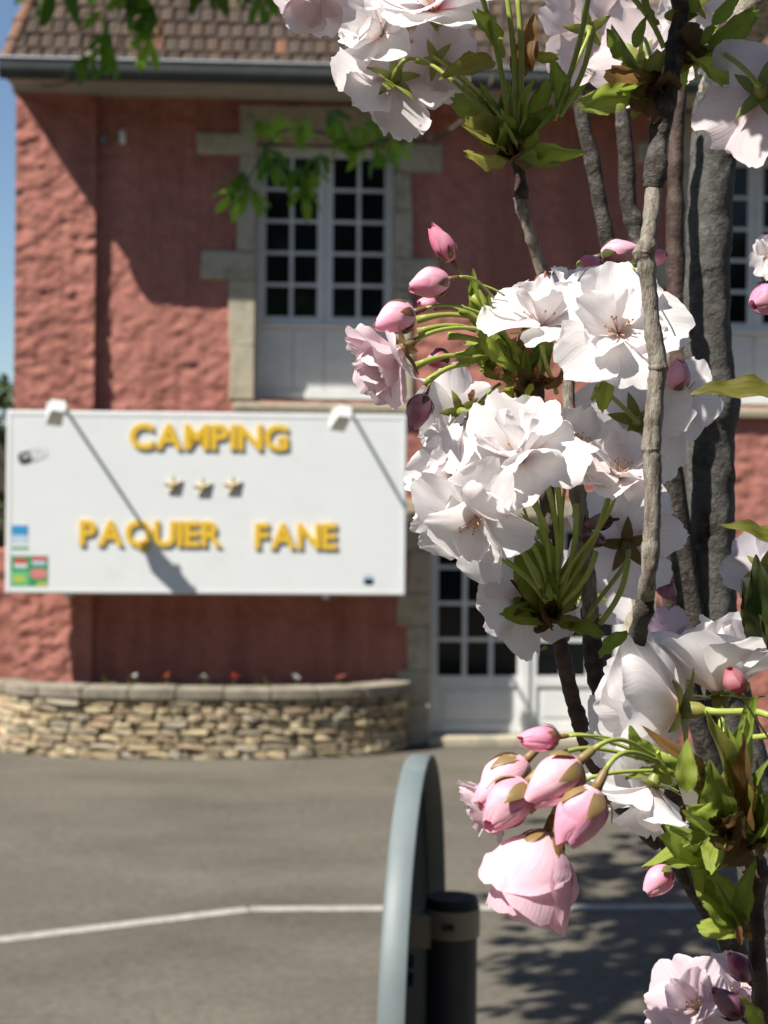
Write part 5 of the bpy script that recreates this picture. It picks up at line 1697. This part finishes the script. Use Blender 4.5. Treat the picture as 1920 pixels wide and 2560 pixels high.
# ---- rosette and stalks under the middle flowers
rosette(1378, 1545, .68, (-.05, -1), 8, 105, 5, 1.05, (OL, OL, BR, MG), 4)
for k, v in enumerate(((1370, 1530, 1320, 1370, MG), (1380, 1530, 1420, 1410, MG), (1370, 1520, 1345, 1330, LG), (1400, 1530, 1440, 1400, OL), (1360, 1540, 1270, 1480, OL), (1400, 1560, 1500, 1540, OL), (1420, 1570, 1500, 1590, MG),
                       (1340, 1440, 1280, 1350, MG), (1370, 1620, 1340, 1625, OL), (1500, 1640, 1540, 1590, MG), (1380, 1440, 1360, 1280, LG))):
    leaf(v[0], v[1], .672, v[2], v[3], .668 + .008 * ((k % 3) - 1), 840 + k, v[4], None if k % 3 else 'scale', .85)
for k, (ax_, ay_, bx_, by_) in enumerate(((1370, 1500, 1270, 1340), (1375, 1500, 1330, 1230), (1382, 1490, 1392, 1200), (1400, 1490, 1530, 1220), (1500, 1560, 1570, 1400), (1365, 1505, 1240, 1385), (1372, 1500, 1300, 1310), (1388, 1495, 1370, 1215), (1395, 1500, 1440, 1260), (1405, 1510, 1490, 1380))):
    m = MB(); a, b_ = pt(ax_, ay_, .665), pt(bx_, by_, .655)
    P = [a + (b_ - a) * (i / 6) + Vector((math.sin(i / 6 * math.pi) * .0025, 0, 0)) for i in range(7)]
    m.tube(P, .00115, 8)
    o = m.build('pedicel', M['pedicel'], cherry, CB, smooth=True); o.color = (0.34, 0.43, 0.09, 1)
bud(1460, 1310, 1530, 1300, .70, 20, None, 51, (0.16, 0.05, 0.05), sep=(0.09, 0.035, 0.03))
bud(1450, 1345, 1510, 1352, .70, 18, None, 52, (0.16, 0.05, 0.06), sep=(0.09, 0.035, 0.03))
bud(1690, 1500, 1650, 1450, .74, 24, None, 53, (0.30, 0.09, 0.18), sep=(0.08, 0.05, 0.03))

# ---- big white pair at the lower right
blossom(1800, 1730, .655, 215, (.02, .90, -.18), (1990, 1850, .62), 61, WHITE, tilt=(30, 62), inner=6, intilt=(60, 80), cal=(0.26, 0.26, 0.06), wf=1.05, big=True)
blossom(1700, 1772, .635, 230, (-.72, .02, -.42), (1925, 1790, .60), 62, WHITE, tilt=(4, 34), inner=6, intilt=(30, 60), cal=(0.24, 0.22, 0.05), wf=1.05, big=True)
blossom(1600, 1845, .665, 150, (-.55, -.35, -.5), (1720, 1800, .65), 66, WHITE, tilt=(4, 28), inner=4)
blossom(1630, 1970, .62, 175, (-.25, -.75, .15), (1720, 1880, .62), 63, WHITE, tilt=(10, 40), inner=3)
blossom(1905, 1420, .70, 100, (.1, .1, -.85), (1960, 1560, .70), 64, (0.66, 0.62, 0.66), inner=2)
bud(1822, 1668, 1852, 1730, .55, 30, (1940, 1880, .56), 65, (0.55, 0.10, 0.13), sep=(0.22, 0.24, 0.05))
# ---- pink bud cluster
HUB2 = (1660, 1905, .56)
bud(1298, 1850, 1395, 1842, .545, 32, (1600, 1870, .555), 71, (0.85, 0.28, 0.45), sep=(0.24, 0.14, 0.05))
bud(1195, 2010, 1312, 1902, .55, 52, (1610, 1885, .56), 72, (0.86, 0.45, 0.54), sep=(0.27, 0.18, 0.075))
bud(1322, 2005, 1445, 1905, .535, 58, (1640, 1895, .555), 73, (0.86, 0.47, 0.56), sep=(0.27, 0.19, 0.075))
bud(1218, 2072, 1318, 1960, .54, 58, (1620, 1900, .558), 74, (0.86, 0.42, 0.53), sep=(0.27, 0.19, 0.075))
bud(1412, 2120, 1488, 1975, .53, 62, (1650, 1905, .553), 75, (0.86, 0.40, 0.54), sep=(0.27, 0.18, 0.075))
bud(1298, 2302, 1368, 2080, .54, 90, (1660, 1925, .556), 76, (0.86, 0.60, 0.67), sep=(0.24, 0.15, 0.05), tw=.5, bell=.75, np_=8)
blossom(1262, 1990, .56, 115, (-.80, -.42, .1), None, 77, (0.84, 0.68, 0.73), tilt=(48, 66), inner=2, stamen=False, cal=(0.24, 0.15, 0.05))
bud(1614, 2234, 1672, 2172, .60, 34, (1740, 2130, .60), 78, (0.84, 0.34, 0.50), sep=(0.17, 0.17, 0.045))
for k, (ax_, ay_, bx_, by_, w) in enumerate(((1640, 1890, 1850, 2110, .0022), (1620, 1880, 1800, 2060, .0016), (1650, 1920, 1840, 2105, .0018))):
    m = MB(); a, b_ = pt(ax_, ay_, .557), pt(bx_, by_, .585)
    P = [a + (b_ - a) * (i / 6) + Vector((0, 0, math.sin(i / 6 * math.pi) * .006)) for i in range(7)]
    m.tube(P, w, 8)
    o = m.build('pedicel', M['pedicel'], cherry, CB, smooth=True); o.color = (0.34, 0.42, 0.08, 1)
for k, v in enumerate(((1640, 1900, 1560, 1835, LG), (1650, 1900, 1600, 1850, LG), (1660, 1930, 1560, 1950, LG), (1690, 1960, 1630, 1880, LG), (1720, 1980, 1710, 1860, LG), (1640, 1900, 1580, 1900, LG))):
    leaf(v[0], v[1], .558, v[2], v[3], .55 + .006 * (k % 3), 860 + k, v[4], None, 1.15)
# bronze upright leaves at the right
for k, v in enumerate(((1835, 2060, 1690, 1830, BR), (1850, 2080, 1770, 1760, OL), (1870, 2080, 1860, 1740, LG), (1885, 2090, 1900, 1830, BR), (1860, 2070, 1800, 1820, MG), (1900, 2100, 1915, 1900, OL), (1850, 2060, 1840, 1850, LG), (1880, 2060, 1870, 1900, MG))):
    leaf(v[0], v[1], .57, v[2], v[3], .555 + .008 * (k % 3), 880 + k, v[4], None, .55)
rosette(1868, 2110, .575, (-.45, -.85), 10, 125, 6, 1.1, (LG, LG, MG), 4)
rosette(1810, 2075, .565, (-.7, -.6), 7, 95, 7, 1.0, (LG, LG, OL), 3)
for k, v in enumerate(((1850, 2110, 1640, 2050, LG), (1850, 2130, 1630, 2090, LG), (1860, 2150, 1660, 2120, MG), (1850, 2080, 1760, 2040, MG), (1840, 2140, 1750, 2060, MG), (1890, 2140, 1930, 2040, MG), (1840, 2050, 1830, 1990, LG),
                       (1850, 2320, 1720, 2160, MG), (1860, 2320, 1780, 2180, LG), (1870, 2300, 1850, 2180, MG), (1860, 2330, 1770, 2290, LG), (1870, 2330, 1790, 2250, BR), (1890, 2120, 1800, 2110, LG), (1880, 2350, 1845, 2325, BR))):
    leaf(v[0], v[1], .588, v[2], v[3], .578 + .006 * (k % 3), 900 + k, v[4], 'scale' if k % 2 == 0 else None, .95)
for k, (kx, ky) in enumerate(((1712, 2035), (1768, 2015), (1830, 2035), (1880, 2030), (1800, 2150), (1900, 2130), (1852, 2340))):
    knob(kx, ky, .57, 20, 930 + k)
# ---- bottom right flower with purple buds
blossom(1745, 2525, .60, 138, (-.55, .35, .55), (1890, 2600, .61), 81, (0.80, 0.68, 0.73), tilt=(10, 40), inner=6)
blossom(1850, 2500, .63, 130, (.1, .5, .2), (1900, 2560, .62), 82, (0.78, 0.64, 0.70), inner=3, tilt=(20, 50))
bud(1822, 2378, 1868, 2448, .60, 26, None, 83, (0.28, 0.06, 0.15), sep=(0.10, 0.04, 0.04))
bud(1785, 2475, 1850, 2540, .57, 30, (1890, 2570, .60), 84, (0.25, 0.05, 0.10), sep=(0.10, 0.04, 0.035))
leaf(1900, 2600, .6, 1840, 2520, .59, 941, LG, None, 1.2)
# ---- loose leaves at the right edge
leaf(1980, 1000, .58, 1768, 944, .57, 950, (0.24, 0.22, 0.04), None, .8, roll=1.1)
leaf(2010, 1390, .58, 1828, 1298, .57, 951, (0.24, 0.24, 0.04), None, .8, roll=1.1)
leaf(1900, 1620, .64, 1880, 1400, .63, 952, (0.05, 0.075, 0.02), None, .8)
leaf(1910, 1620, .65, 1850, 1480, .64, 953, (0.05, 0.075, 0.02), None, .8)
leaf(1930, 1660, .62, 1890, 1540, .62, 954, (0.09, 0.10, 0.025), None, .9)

# ---- the tree goes on above the picture and shades what hangs below
branch('branch', [(1705, 30, .62, 20), (1640, -200, .60, 20), (1480, -480, .59, 18), (1300, -700, .58, 16), (1080, -820, .58, 13), (900, -860, .58, 9)], BARK, seed=20)
for k, (x, y, d) in enumerate(((880, -560, .60), (1030, -640, .605), (1190, -560, .60), (1330, -680, .57), (1460, -760, .55), (1310, -470, .62), (1560, -640, .56))):
    blossom(x, y, d, 165, (rf.uniform(-.6, .2), rf.uniform(-.2, .8), rf.uniform(-.3, .6)), (x + 60, y - 130, d), 500 + k, GW, inner=4, stamen=False)
for k, (x, y) in enumerate(((960, -700), (1120, -700), (1260, -720), (1400, -640), (1500, -520))):
    rosette(x, y, .585, (-.3, .9), 5, 120, 60 + k, 1.0, (MG, OL), 2)
